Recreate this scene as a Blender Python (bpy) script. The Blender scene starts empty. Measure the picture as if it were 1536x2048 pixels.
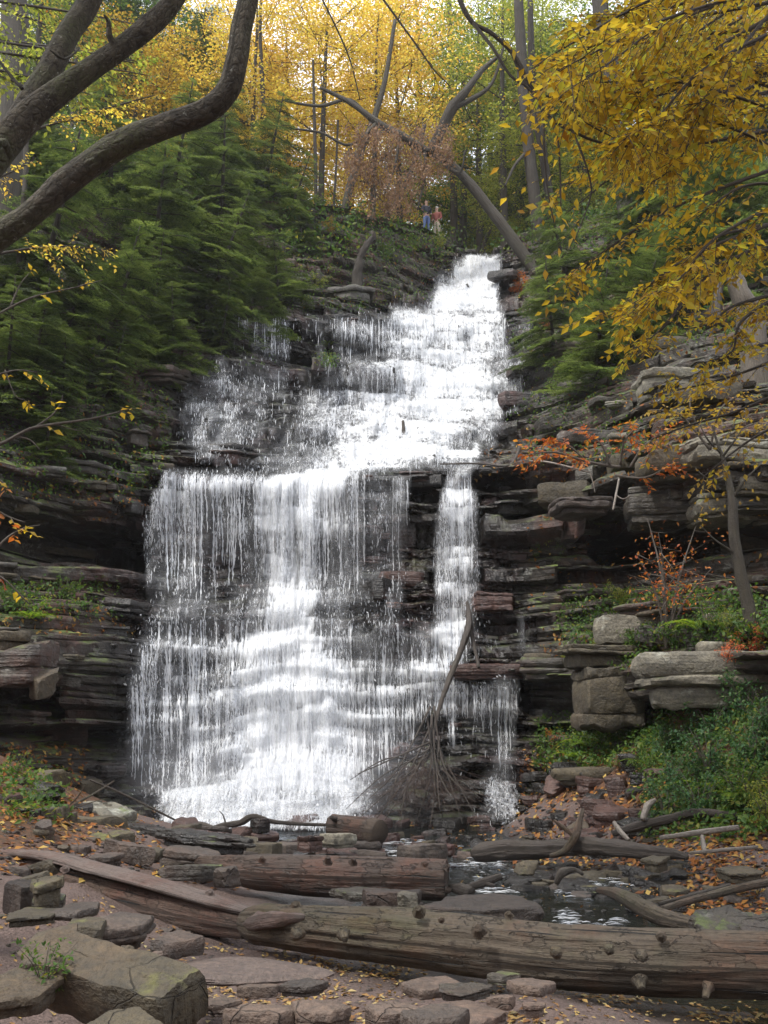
import bpy, bmesh, math, random
import numpy as np
from mathutils import Vector, Matrix
from mathutils.bvhtree import BVHTree

SC = bpy.context.scene
COL = SC.collection
rng = np.random.default_rng(7)
random.seed(7)

# ------------------------------------------------------------------ camera, sky, sun, exposure
CAMZ = 1.7
FPX = 2000.0
PITCH = math.atan2(426.0, FPX)
cam_d = bpy.data.cameras.new('camera')
cam = bpy.data.objects.new('camera', cam_d)
COL.objects.link(cam)
cam.location = (0, 0, CAMZ)
cam.rotation_euler = (math.pi / 2 + PITCH, 0, 0)
cam_d.sensor_fit = 'VERTICAL'
cam_d.sensor_height = 24.0
cam_d.lens = 24.0 * FPX / 2048.0
cam_d.clip_end = 600.0
cam_d.clip_start = 0.05
SC.camera = cam

SUN_EL, SUN_AZ = math.radians(60), math.radians(232)   # azimuth clockwise from +Y
world = bpy.data.worlds.new('World')
SC.world = world
world.use_nodes = True
wn, wl = world.node_tree.nodes, world.node_tree.links
wn.clear()
sky = wn.new('ShaderNodeTexSky'); sky.sky_type = 'NISHITA'; sky.sun_disc = False
sky.sun_elevation = SUN_EL; sky.sun_rotation = SUN_AZ
sky.air_density = 1.0; sky.dust_density = 2.5; sky.ozone_density = 1.0
cloud = wn.new('ShaderNodeTexNoise'); cloud.inputs['Scale'].default_value = 2.2; cloud.inputs['Detail'].default_value = 5
cr = wn.new('ShaderNodeMapRange'); cr.inputs[1].default_value = .3; cr.inputs[2].default_value = .6; cr.inputs[3].default_value = .55; cr.inputs[4].default_value = .97
mixc = wn.new('ShaderNodeMix'); mixc.data_type = 'RGBA'
mixc.inputs[7].default_value = (9.0, 9.2, 9.8, 1)
bgn = wn.new('ShaderNodeBackground'); bgn.inputs[1].default_value = 0.12
outw = wn.new('ShaderNodeOutputWorld')
wl.new(cloud.outputs[0], cr.inputs[0]); wl.new(cr.outputs[0], mixc.inputs[0])
wl.new(sky.outputs[0], mixc.inputs[6]); wl.new(mixc.outputs[2], bgn.inputs[0]); wl.new(bgn.outputs[0], outw.inputs[0])

sun_d = bpy.data.lights.new('sun', 'SUN'); sun_d.energy = 2.2; sun_d.angle = math.radians(9); sun_d.color = (1, .955, .88)
sun = bpy.data.objects.new('sun', sun_d); COL.objects.link(sun)
sdir = Vector((math.sin(SUN_AZ) * math.cos(SUN_EL), math.cos(SUN_AZ) * math.cos(SUN_EL), math.sin(SUN_EL)))
sun.rotation_euler = sdir.to_track_quat('Z', 'Y').to_euler()
sun.location = (0, 0, 60)

vs = SC.view_settings
vs.view_transform = 'Standard'; vs.look = 'None'; vs.gamma = 1.0; vs.use_curve_mapping = False
vs.exposure = 0.92
SC.render.engine = 'CYCLES'
SC.cycles.max_bounces = 8; SC.cycles.diffuse_bounces = 3; SC.cycles.glossy_bounces = 2
SC.cycles.transparent_max_bounces = 14; SC.cycles.transmission_bounces = 3; SC.cycles.volume_bounces = 1

# ------------------------------------------------------------------ projection: a pixel of the photo at world depth y
_cp, _sp = math.cos(PITCH), math.sin(PITCH)
def P(u, v, D):
    t = (1024.0 - v) / FPX
    yc = _cp - t * _sp
    return np.array([(u - 768.0) / FPX / yc * D, D, CAMZ + (_sp + t * _cp) / yc * D])
def RAY(u, v):
    t = (1024.0 - v) / FPX
    d = Vector(((u - 768.0) / FPX, _cp - t * _sp, _sp + t * _cp)); d.normalize(); return d
ORI = Vector((0, 0, CAMZ))
def PXM(D, px):            # metres covered by px photo pixels at depth D
    return px / FPX * D

# ------------------------------------------------------------------ numpy value noise
def _h(ix, iy, iz, s):
    n = (ix.astype(np.int64) * 374761393 + iy.astype(np.int64) * 668265263 + iz.astype(np.int64) * 2147483647 + s * 974634777) & 0xffffffff
    n = ((n ^ (n >> 13)) * 1274126177) & 0xffffffff
    n = (n ^ (n >> 16)) & 0xffffff
    return n / float(0xffffff) * 2 - 1
def vnoise(x, y, z=0.0, s=0):
    x, y, z = np.broadcast_arrays(np.asarray(x, float), np.asarray(y, float), np.asarray(z, float))
    ix, iy, iz = np.floor(x), np.floor(y), np.floor(z)
    fx, fy, fz = x - ix, y - iy, z - iz
    fx, fy, fz = fx * fx * (3 - 2 * fx), fy * fy * (3 - 2 * fy), fz * fz * (3 - 2 * fz)
    r = 0
    for a in (0, 1):
        for b in (0, 1):
            for c in (0, 1):
                w = (fx if a else 1 - fx) * (fy if b else 1 - fy) * (fz if c else 1 - fz)
                r = r + w * _h(ix + a, iy + b, iz + c, s)
    return r
def fbm(x, y, z=0.0, s=0, o=4, g=.5):
    r, a = 0, 1.0
    for k in range(o):
        r = r + a * vnoise(np.asarray(x) * 2 ** k, np.asarray(y) * 2 ** k, np.asarray(z) * 2 ** k, s + k * 17)
        a *= g
    return r

class RBF:
    def __init__(self, pts, vals, lam=1e-3, sc=(1, 1)):
        self.sc = np.array(sc, float)
        self.p = np.array(pts, float) * self.sc; v = np.array(vals, float); n = len(v)
        d = np.linalg.norm(self.p[:, None] - self.p[None], axis=2)
        A = np.zeros((n + 3, n + 3)); A[:n, :n] = d - np.eye(n) * lam * 10; A[:n, n] = 1; A[:n, n + 1:] = self.p
        A[n:, :n] = A[:n, n:].T
        self.w = np.linalg.solve(A, np.concatenate([v, np.zeros(3)])); self.n = n
    def __call__(self, x, y):
        x, y = np.broadcast_arrays(np.asarray(x, float), np.asarray(y, float))
        X, Y = x * self.sc[0], y * self.sc[1]
        r = self.w[self.n] + self.w[self.n + 1] * X + self.w[self.n + 2] * Y
        for i in range(self.n):
            r = r + self.w[i] * np.sqrt((X - self.p[i, 0]) ** 2 + (Y - self.p[i, 1]) ** 2 + 1e-9)
        return r

# ------------------------------------------------------------------ mesh and object helpers
def make_mesh(name, V, F, uv=None, smooth=True, attrs=None):
    V = np.asarray(V, np.float32)
    if not isinstance(F, (list, tuple)): F = [F]
    F = [np.asarray(f, np.int32) for f in F if len(f)]
    me = bpy.data.meshes.new(name)
    me.vertices.add(len(V)); me.vertices.foreach_set('co', V.ravel())
    li = np.concatenate([f.ravel() for f in F])
    tot = np.concatenate([np.full(len(f), f.shape[1], np.int32) for f in F])
    st = np.concatenate([[0], np.cumsum(tot)[:-1]]).astype(np.int32)
    me.loops.add(len(li)); me.loops.foreach_set('vertex_index', li)
    me.polygons.add(len(tot)); me.polygons.foreach_set('loop_start', st); me.polygons.foreach_set('loop_total', tot)
    if uv is not None:
        ul = me.uv_layers.new(name='UVMap'); ul.data.foreach_set('uv', np.asarray(uv, np.float32)[li].ravel())
    for k, a in (attrs or {}).items():
        at = me.attributes.new(k, 'FLOAT', 'POINT'); at.data.foreach_set('value', np.asarray(a, np.float32))
    me.update(calc_edges=True)
    me.polygons.foreach_set('use_smooth', np.full(len(tot), smooth))
    me.validate()
    return me
def obj(name, me, mat=None, parent=None, loc=None, kind=None):
    o = bpy.data.objects.new(name, me); COL.objects.link(o)
    if mat is not None and me is not None and len(me.materials) == 0: me.materials.append(mat)
    if parent is not None: o.parent = parent
    if loc is not None: o.location = loc
    if kind: o['kind'] = kind
    return o
def tag(o, label, cat, group=None, kind=None):
    if kind != 'structure' or cat:
        o['label'] = label; o['category'] = cat
    if group: o['group'] = group
    if kind: o['kind'] = kind
    return o
def empty(name, loc, label, cat, group=None):
    o = bpy.data.objects.new(name, None); COL.objects.link(o); o.location = loc
    o.empty_display_size = .1
    return tag(o, label, cat, group)
def copy_tree(o, loc=None, rot=None, scale=None, label=None):
    c = o.copy(); COL.objects.link(c)
    if loc is not None: c.location = loc
    if rot is not None: c.rotation_euler = rot
    if scale is not None: c.scale = scale
    if label: c['label'] = label
    for ch in o.children:
        d = ch.copy(); COL.objects.link(d); d.parent = c
        for g in ch.children:
            e = g.copy(); COL.objects.link(e); e.parent = d
    return c

def grid_faces(nr, nc, wrap=False):
    i = np.arange(nr - 1)[:, None] * nc; 
    j = np.arange(nc if wrap else nc - 1)[None]
    j2 = (j + 1) % nc
    a = i + j; b = i + j2
    return np.stack([a, b, b + nc, a + nc], -1).reshape(-1, 4)

def tube(pts, rad, seg=10, rough=0.0, seed=0, nsub=6, cap=True, uvs=True, lump=1.5, flat=1.0, ridge=0.0):
    """curved tapering tube through pts; returns V, F(list), uv"""
    pts = np.asarray(pts, float); rad = np.asarray(rad, float)
    n = len(pts)
    if n > 2 and nsub > 1:
        T = np.linspace(0, n - 1, (n - 1) * nsub + 1)
        i = np.clip(T.astype(int), 0, n - 2); f = (T - i)[:, None]
        p0 = pts[np.clip(i - 1, 0, n - 1)]; p1 = pts[i]; p2 = pts[i + 1]; p3 = pts[np.clip(i + 2, 0, n - 1)]
        C = .5 * ((2 * p1) + (-p0 + p2) * f + (2 * p0 - 5 * p1 + 4 * p2 - p3) * f ** 2 + (-p0 + 3 * p1 - 3 * p2 + p3) * f ** 3)
        R = rad[i] * (1 - f[:, 0]) + rad[i + 1] * f[:, 0]
    else:
        k = max(1, nsub if n == 2 else 1)
        T = np.linspace(0, n - 1, (n - 1) * k + 1); i = np.clip(T.astype(int), 0, n - 2); f = (T - i)[:, None]
        C = pts[i] * (1 - f) + pts[i + 1] * f; R = rad[i] * (1 - f[:, 0]) + rad[i + 1] * f[:, 0]
    m = len(C)
    tan = np.gradient(C, axis=0); tan /= np.linalg.norm(tan, axis=1)[:, None] + 1e-9
    up = np.array([0, 0, 1.0]) if abs(tan[0, 2]) < .9 else np.array([1.0, 0, 0])
    N = np.zeros_like(C); nrm = np.cross(tan[0], up); nrm /= np.linalg.norm(nrm)
    for k in range(m):
        nrm = nrm - tan[k] * nrm.dot(tan[k]); nrm /= np.linalg.norm(nrm) + 1e-9; N[k] = nrm
    B = np.cross(tan, N)
    a = np.linspace(0, 2 * math.pi, seg, endpoint=False)
    L = np.concatenate([[0], np.cumsum(np.linalg.norm(np.diff(C, axis=0), axis=1))])
    rr = R[:, None] * np.ones(seg)[None]
    if rough:
        rm = max(R.mean(), 1e-3)
        nz = fbm(L[:, None] / rm * .35 * lump, np.cos(a)[None] * 1.3 + seed, np.sin(a)[None] * 1.3, seed, 3)
        nz2 = vnoise(L[:, None] / rm * .8, np.cos(a)[None] * 5 + seed, np.sin(a)[None] * 5, seed + 5)
        rr = rr * (1 + rough * nz + rough * .35 * nz2)
        if ridge: rr = rr * (1 + ridge * vnoise(L[:, None] / rm * .12, np.cos(a)[None] * 5.5 + seed, np.sin(a)[None] * 5.5, seed + 8) + ridge * .6 * vnoise(L[:, None] / rm * .35, np.cos(a)[None] * 11 + seed, np.sin(a)[None] * 11, seed + 9))
    V = C[:, None] + (np.cos(a)[None, :, None] * N[:, None] + np.sin(a)[None, :, None] * B[:, None] * flat) * rr[:, :, None]
    V = V.reshape(-1, 3); F = [grid_faces(m, seg, True)]
    uv = np.stack([np.repeat(L, seg), np.tile(a / (2 * math.pi), m) * 2 * math.pi * R.mean()], 1)
    if cap:
        k = len(V); V = np.vstack([V, C[0], C[-1]]); uv = np.vstack([uv, [0, 0], [L[-1], 0]])
        j = np.arange(seg); j2 = (j + 1) % seg
        F.append(np.stack([np.full(seg, k), j2, j], 1)); F.append(np.stack([np.full(seg, k + 1), (m - 1) * seg + j, (m - 1) * seg + j2], 1))
    return V, F, uv
class MB:
    """collects arrays into one mesh"""
    def __init__(s): s.V = []; s.Q = []; s.T = []; s.uv = []; s.n = 0
    def add(s, V, F, uv=None):
        V = np.asarray(V, float).reshape(-1, 3)
        for f in (F if isinstance(F, (list, tuple)) else [F]):
            if len(f) == 0: continue
            (s.Q if f.shape[1] == 4 else s.T).append(f + s.n)
        s.V.append(V); s.uv.append(uv if uv is not None else np.zeros((len(V), 2))); s.n += len(V)
    def mesh(s, name, smooth=True):
        F = []
        if s.Q: F.append(np.concatenate(s.Q))
        if s.T: F.append(np.concatenate(s.T))
        return make_mesh(name, np.concatenate(s.V), F, np.concatenate(s.uv), smooth)
def stamp(mb, tv, tf, M, L):
    """copies of template (tv, tf) with matrices M (n,3,3) (columns = axes) and positions L (n,3)"""
    if len(L) == 0: return
    V = np.einsum('nij,kj->nki', M, tv) + L[:, None]
    k = len(tv); n = len(L)
    F = [(f[None] + (np.arange(n) * k)[:, None, None]).reshape(-1, f.shape[1]) for f in (tf if isinstance(tf, list) else [tf])]
    mb.add(V.reshape(-1, 3), F)
def nrmz(v): return v / (np.linalg.norm(v, axis=-1, keepdims=True) + 1e-9)
def frames(d, up, s=1.0, w=1.0):
    """matrix with columns X (side), Y = d, Z ~ up, scaled by s (length) and s*w (width)"""
    d = nrmz(d); x = nrmz(np.cross(d, up)); z = np.cross(x, d)
    s = np.asarray(s, float).reshape(-1, 1)
    return np.stack([x * s * w, d * s, z * s], -1)
LEAF_V = np.array([[0, 0, 0], [-.27, .42, .07], [.27, .42, .07], [0, .45, 0], [0, 1, -.08]], float)
LEAF_F = np.array([[0, 3, 1], [0, 2, 3], [1, 3, 4], [3, 2, 4]])
FAR_V = np.array([[0, 0, 0], [-.3, .5, .06], [.3, .5, .06], [0, 1, -.05]], float)
FAR_F = np.array([[0, 2, 1], [1, 2, 3]])
def rdir(n, zsc=1.0):
    v = rng.normal(size=(n, 3)); v[:, 2] *= zsc; return nrmz(v)

# ------------------------------------------------------------------ materials
class NT:
    def __init__(s, name):
        s.m = bpy.data.materials.new(name); s.m.use_nodes = True
        s.t = s.m.node_tree; s.t.nodes.clear()
        s.out = s.t.nodes.new('ShaderNodeOutputMaterial'); s.bs = None
    def n(s, t, **kw):
        nd = s.t.nodes.new(t)
        for k, v in kw.items(): setattr(nd, k, v)
        return nd
    def l(s, a, b): s.t.links.new(a, b)
    def co(s, scale=(1, 1, 1), kind='Object', warp=0):
        tc = s.n('ShaderNodeTexCoord'); mp = s.n('ShaderNodeMapping'); mp.inputs['Scale'].default_value = scale
        s.l(tc.outputs[kind], mp.inputs[0]); return mp.outputs[0]
    def noise(s, vec, scale, detail=5, rough=.55, out=0):
        nd = s.n('ShaderNodeTexNoise'); nd.inputs['Scale'].default_value = scale; nd.inputs['Detail'].default_value = detail
        nd.inputs['Roughness'].default_value = rough; s.l(vec, nd.inputs['Vector']); return nd.outputs[out]
    def vor(s, vec, scale, feature='F1', out=0):
        nd = s.n('ShaderNodeTexVoronoi', feature=feature); nd.inputs['Scale'].default_value = scale; s.l(vec, nd.inputs['Vector']); return nd.outputs[out]
    def ramp(s, fac, stops):
        nd = s.n('ShaderNodeValToRGB'); e = nd.color_ramp.elements
        while len(e) < len(stops): e.new(.5)
        for i, (p, c) in enumerate(stops):
            e[i].position = p; e[i].color = (*c, 1) if len(c) == 3 else c
        s.l(fac, nd.inputs[0]); return nd.outputs[0]
    def rng(s, fac, a, b, c=0., d=1., smooth=False):
        nd = s.n('ShaderNodeMapRange'); nd.inputs[1].default_value = a; nd.inputs[2].default_value = b
        nd.inputs[3].default_value = c; nd.inputs[4].default_value = d
        if smooth: nd.interpolation_type = 'SMOOTHSTEP'
        s.l(fac, nd.inputs[0]); return nd.outputs[0]
    def mix(s, fac, a, b, mode='MIX'):
        nd = s.n('ShaderNodeMix', data_type='RGBA', blend_type=mode)
        for k, x in ((0, fac), (6, a), (7, b)):
            if isinstance(x, (int, float)): nd.inputs[k].default_value = x
            elif isinstance(x, tuple): nd.inputs[k].default_value = (*x, 1)
            else: s.l(x, nd.inputs[k])
        return nd.outputs[2]
    def math(s, op, a, b=0.0, clamp=False):
        nd = s.n('ShaderNodeMath', operation=op); nd.use_clamp = clamp
        for k, x in ((0, a), (1, b)):
            if isinstance(x, (int, float)): nd.inputs[k].default_value = x
            else: s.l(x, nd.inputs[k])
        return nd.outputs[0]
    def attr(s, name):
        nd = s.n('ShaderNodeAttribute'); nd.attribute_name = name; return nd.outputs['Fac']
    def principled(s, color, rough=.6, bump=None, bstr=.3, bdist=.05, spec=None):
        b = s.n('ShaderNodeBsdfPrincipled'); s.bs = b
        if isinstance(color, tuple): b.inputs['Base Color'].default_value = (*color, 1)
        else: s.l(color, b.inputs['Base Color'])
        if isinstance(rough, (int, float)): b.inputs['Roughness'].default_value = rough
        else: s.l(rough, b.inputs['Roughness'])
        if spec is not None:
            if isinstance(spec, (int, float)): b.inputs['Specular IOR Level'].default_value = spec
            else: s.l(spec, b.inputs['Specular IOR Level'])
        if bump is not None:
            bp = s.n('ShaderNodeBump'); bp.inputs['Strength'].default_value = bstr; bp.inputs['Distance'].default_value = bdist
            s.l(bump, bp.inputs['Height']); s.l(bp.outputs[0], b.inputs['Normal'])
        s.l(b.outputs[0], s.out.inputs[0]); return b
    def upness(s):
        g = s.n('ShaderNodeNewGeometry'); sp = s.n('ShaderNodeSeparateXYZ'); s.l(g.outputs['Normal'], sp.inputs[0]); return sp.outputs[2]
    def worldco(s, scale=(1, 1, 1)):
        g = s.n('ShaderNodeNewGeometry'); mp = s.n('ShaderNodeMapping'); mp.inputs['Scale'].default_value = scale
        s.l(g.outputs['Position'], mp.inputs[0]); return mp.outputs[0]

def rock_material(name, dry_a, dry_b, red, redness=.5, wet=0.0, moss=.3, rough=(.45, .85), strata=9.0, use_wet_attr=False, mossc=(.055, .075, .018), pervary=.25, lichen=0.0, stb=1.1):
    s = NT(name); c = s.worldco()
    big = s.noise(c, .55, 4); mid = s.noise(c, 3.2, 7, .62); fine = s.noise(c, 26, 5, .6)
    st = s.noise(s.worldco((.5, .5, strata)), 1.0, 5, .6)
    base = s.mix(s.rng(mid, .33, .68), dry_a, dry_b)
    base = s.mix(s.rng(st, .38, .66, 0, .6), base, tuple(x * .45 for x in dry_a))
    rm = s.math('MULTIPLY', s.rng(big, .5, .62), redness)
    base = s.mix(s.math('MULTIPLY', rm, s.rng(mid, .3, .6)), base, red)
    if lichen:
        lc = s.noise(s.worldco((1, 1, 1.6)), 2.1, 6, .7)
        base = s.mix(s.rng(lc, .57, .66, 0, lichen), base, (.36, .37, .33))
    oi = s.n('ShaderNodeObjectInfo')
    base = s.mix(s.rng(oi.outputs['Random'], 0, 1, 0, pervary), base, (.34, .30, .27), 'SOFT_LIGHT')
    base = s.mix(s.rng(fine, .3, .7, 0, .55), base, (.02, .02, .02))
    if use_wet_attr:
        w = s.attr('wet'); w = s.math('ADD', w, s.rng(big, .35, .65, -.25, .25), True)
        dark = s.mix(1.0, base, (.34, .34, .37), 'MULTIPLY')
        base = s.mix(w, base, dark)
        ro = s.math('ADD', s.rng(w, 0, 1, rough[1], rough[0]), s.rng(mid, .3, .7, -.14, .14), True)
    else:
        w = wet
        ro = s.rng(mid, .3, .7, rough[0], rough[1])
    if moss:
        up = s.rng(s.upness(), .25, .8); mn = s.rng(s.noise(c, 1.7, 6, .7), .62 - moss * .35, .75 - moss * .35)
        mf = s.math('MULTIPLY', up, mn)
        if use_wet_attr: mf = s.math('MULTIPLY', mf, s.rng(s.attr('wet'), .2, .9, 1, .12))
        mc = s.mix(s.rng(fine, .3, .7), mossc, tuple(x * 2.1 for x in mossc))
        base = s.mix(mf, base, mc)
        ro = s.math('ADD', ro, s.math('MULTIPLY', mf, .3), True)
    cw = s.n('ShaderNodeMix', data_type='RGBA'); cw.inputs[0].default_value = .16; s.l(s.worldco((1, 1, 2.2)), cw.inputs[6]); s.l(s.noise(c, 2.5, 4, .6, 1), cw.inputs[7])
    ck = s.rng(s.vor(cw.outputs[2], 2.6, 'DISTANCE_TO_EDGE'), 0, .012, 1, 0)
    ck = s.math('MULTIPLY', ck, s.rng(s.noise(c, 1.3, 3), .54, .66)); base = s.mix(s.math('MULTIPLY', ck, .45), base, (.008, .007, .006))
    mid2 = s.noise(c, 9, 5, .7); base = s.mix(s.rng(mid2, .35, .65, 0, .6), base, s.mix(1.0, base, (1.75, 1.7, 1.55), 'MULTIPLY'))
    h = s.math('ADD', s.math('ADD', s.math('MULTIPLY', mid, .8), s.math('MULTIPLY', mid2, .5)), s.math('MULTIPLY', ck, -.6))
    h = s.math('ADD', h, s.math('ADD', s.math('MULTIPLY', fine, .22), s.math('MULTIPLY', st, stb)))
    s.principled(base, ro, h, .8, .09)
    return s.m

def leaf_material(name, stops, trans=.45, rough=.5, clump=0):
    s = NT(name); g = s.n('ShaderNodeNewGeometry')
    col = s.ramp(g.outputs['Random Per Island'], stops)
    c = s.worldco(); big = s.noise(c, .9, 3)
    col = s.mix(s.rng(big, .3, .7, 0, .45), col, tuple(x * .5 for x in stops[0][1]), 'MIX')
    if clump: col = s.mix(s.rng(s.noise(c, clump, 3, .6), .42, .68, 0, .85), col, stops[-1][1]); col = s.mix(s.rng(s.noise(c, clump * .6, 2), .35, .55, .75, 0), col, tuple(x * .55 for x in stops[0][1]))
    b = s.n('ShaderNodeBsdfPrincipled'); s.l(col, b.inputs['Base Color']); b.inputs['Roughness'].default_value = rough
    b.inputs['Specular IOR Level'].default_value = .3
    t = s.n('ShaderNodeBsdfTranslucent'); s.l(s.mix(1.0, col, (1.5, 1.45, .9), 'MULTIPLY'), t.inputs[0])
    m = s.n('ShaderNodeMixShader'); m.inputs[0].default_value = trans
    s.l(b.outputs[0], m.inputs[1]); s.l(t.outputs[0], m.inputs[2]); s.l(m.outputs[0], s.out.inputs[0]); return s.m

def bark_material(name, a, b, moss=0.2, rough=.85, scale=1.0, wet=0.0, red=None, rings=0.0, peel=0.0):
    s = NT(name); uvc = s.co((2.2 * scale * (1 + 2.2 * (rings > 0)), 26 * scale, 1), 'UV'); c = s.worldco()
    gr = s.noise(uvc, 1.0, 6, .65); pt = s.noise(c, 2.3, 5, .6); fn = s.noise(c, 30, 4)
    col = s.mix(s.rng(gr, .3, .7), a, b)
    if red: col = s.mix(s.rng(pt, .48, .66, 0, .75), col, red)
    col = s.mix(s.rng(gr, .53, .7, 0, .85), col, tuple(x * .22 for x in a))
    if moss:
        mf = s.math('MULTIPLY', s.rng(s.noise(c, 1.3, 5, .65), .45, .62), s.rng(s.upness(), -.4, .6, .15, 1))
        col = s.mix(s.math('MULTIPLY', mf, moss), col, (.055, .06, .018))
    col = s.mix(s.rng(fn, .35, .7, 0, .35), col, (.02, .017, .013))
    h = s.math('ADD', gr, s.math('MULTIPLY', fn, .25))
    if peel:
        pl = s.rng(s.noise(s.co((2.6, 5, 1), 'UV'), 1.0, 7, .62), .53, .55); col = s.mix(s.math('MULTIPLY', pl, peel), col, tuple(x * .45 for x in b)); h = s.math('ADD', h, s.math('MULTIPLY', pl, -.8))
        ckl = s.rng(s.noise(s.co((.8, 34, 1), 'UV'), 1.0, 3, .5), .63, .66); col = s.mix(ckl, col, (.006, .005, .004)); h = s.math('ADD', h, s.math('MULTIPLY', ckl, -1.2))
    if rings:
        rg = s.noise(s.co((26, 1.2, 1), 'UV'), 1.0, 3); h = s.math('ADD', h, s.math('MULTIPLY', rg, rings))
    s.principled(col, s.rng(pt, .3, .7, rough - .18, rough), h, 1.0, .05 / scale ** .5)
    return s.m

# ================================================================== MATERIALS
M = {}
M['cliff'] = rock_material('layered_wet_rock', (.026, .02, .015), (.068, .054, .039), (.11, .042, .03), .85, moss=.42, rough=(.13, .75), use_wet_attr=True, lichen=.42)
M['slab'] = rock_material('dark_slab_rock', (.032, .027, .021), (.075, .064, .049), (.085, .037, .027), .7, moss=.3, rough=(.3, .7), lichen=.3)
M['wetslab'] = rock_material('wet_dark_rock', (.011, .0095, .009), (.032, .028, .025), (.09, .035, .028), .8, moss=.05, rough=(.16, .45))
M['fgrock'] = rock_material('brown_grey_stone', (.058, .048, .03), (.105, .086, .054), (.095, .062, .04), .5, moss=.14, rough=(.6, .9), strata=5, stb=.35, mossc=(.08, .082, .026))
M['greyrock'] = rock_material('grey_purple_stone', (.052, .04, .034), (.1, .077, .064), (.105, .062, .046), .5, moss=.0, rough=(.45, .85), strata=8, stb=.5)
M['pinkrock'] = rock_material('pinkish_flat_stone', (.1, .07, .055), (.16, .115, .092), (.125, .07, .052), .6, moss=.0, rough=(.6, .9), strata=8, stb=.5)
M['palerock'] = rock_material('pale_lichen_rock', (.12, .11, .085), (.27, .25, .2), (.12, .095, .065), .3, moss=.15, rough=(.6, .9), lichen=.7, strata=6, stb=.7)
M['redrock'] = rock_material('wet_red_rock', (.06, .03, .024), (.11, .058, .046), (.12, .05, .036), .5, moss=0, rough=(.25, .55))

M['mound'] = rock_material('smooth_path_stone', (.1, .074, .066), (.145, .112, .1), (.12, .08, .066), .4, moss=0, rough=(.6, .85), strata=2, stb=.2)
def ground_material():
    s = NT('path_dirt'); c = s.worldco()
    big = s.noise(c, .8, 4); mid = s.noise(c, 5, 6, .65); vo = s.vor(c, 30); vo2 = s.vor(c, 75)
    col = s.mix(s.rng(mid, .35, .65), (.085, .056, .047), (.14, .098, .084))
    col = s.mix(s.rng(vo, .1, .55, .5, 0), col, (.14, .10, .085))
    col = s.mix(s.rng(s.noise(c, 45, 4), .42, .62, 0, .7), col, (.05, .032, .027))
    # litter on the banks, wet dark bed in the stream
    litter = s.mix(s.rng(s.vor(c, 22, out=1), .2, .8), (.11, .045, .018), (.05, .03, .015))
    col = s.mix(s.rng(s.attr('bank'), .2, .7), col, litter)
    col = s.mix(s.rng(s.attr('bed'), .1, .8), col, s.mix(s.rng(mid, .3, .7), (.022, .018, .017), (.055, .042, .036)))
    h = s.math('ADD', s.math('MULTIPLY', s.rng(vo, 0, .5, 1, 0), .5), s.math('ADD', mid, s.math('MULTIPLY', s.rng(vo2, 0, .5, 1, 0), .25)))
    s.principled(col, s.rng(s.attr('bed'), 0, 1, .85, .35), h, .8, .03)
    return s.m
M['ground'] = ground_material()
def forest_floor():
    s = NT('forest_floor'); c = s.worldco()
    col = s.mix(s.rng(s.noise(c, 3, 6), .35, .65), (.09, .05, .02), (.035, .04, .014))
    s.principled(col, .9, s.noise(c, 8, 5), .8, .1); return s.m
M['forest_floor'] = forest_floor()

# ================================================================== CLIFF
cp = []
def col_(u, rows):
    for v, D in rows: cp.append((u, v, D))
col_(-500, [(1500, 13.5), (1200, 15), (800, 18), (300, 25)])
col_(-150, [(1640, 15.5), (1380, 16.5), (1200, 18), (1000, 18.5), (700, 21), (400, 25), (150, 29)])
col_(60, [(1640, 18.0), (1500, 18.8), (1380, 18.3), (1290, 18.2), (1200, 19.6), (1100, 21.6), (1000, 21.2), (850, 22.5), (700, 24.5), (550, 27), (400, 30), (250, 34)])
col_(200, [(1640, 19.4), (1500, 20.2), (1380, 19.8), (1250, 20.6), (1100, 23), (1010, 22.3), (900, 23.6), (700, 26), (550, 28.5), (400, 32), (300, 36)])
col_(300, [(1650, 19.7), (1585, 20.2), (1500, 21), (1380, 21.3), (1240, 22.6), (1100, 24.1), (1000, 23.5), (952, 23.7), (900, 24.9), (800, 26.5), (700, 28), (600, 29.5), (480, 32), (380, 35), (310, 37.5)])
col_(450, [(1650, 19.7), (1590, 20.2), (1500, 21.3), (1380, 21.7), (1240, 22.9), (1100, 24.0), (955, 24.1), (930, 25.0), (850, 27), (750, 29.5), (720, 30), (650, 30.4), (600, 32), (480, 35), (350, 38.5)])
col_(600, [(1650, 19.8), (1590, 20.4), (1500, 21.5), (1380, 22.2), (1240, 23.1), (1100, 24), (955, 24.3), (930, 25.2), (850, 27.6), (745, 30.8), (725, 31.6), (645, 31.9), (600, 34), (500, 37), (410, 40)])
col_(730, [(1650, 19.9), (1590, 20.5), (1500, 21.5), (1380, 22.2), (1240, 23.1), (1100, 24), (948, 24.4), (930, 25.6), (850, 28.2), (745, 31.8), (725, 32.4), (650, 33), (600, 35.3), (500, 38.7), (430, 42)])
col_(850, [(1650, 19.9), (1590, 20.7), (1500, 21.8), (1380, 22.3), (1260, 23), (1100, 24.1), (945, 24.5), (925, 25.8), (880, 27.6), (800, 31), (720, 34.2), (640, 37), (600, 39), (560, 41), (520, 43), (458, 45)])
col_(970, [(1650, 19.7), (1520, 20.9), (1360, 22), (1250, 22.8), (1100, 23.7), (945, 24), (900, 27), (820, 30.5), (740, 33.7), (640, 38), (560, 42.5), (512, 46)])
col_(1080, [(1640, 18.6), (1530, 20), (1450, 21.4), (1350, 21), (1240, 22), (1100, 23), (1000, 22.8), (925, 22.6), (890, 24.8), (800, 27.5), (700, 31.5), (600, 36), (530, 40), (450, 45)])
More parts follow.
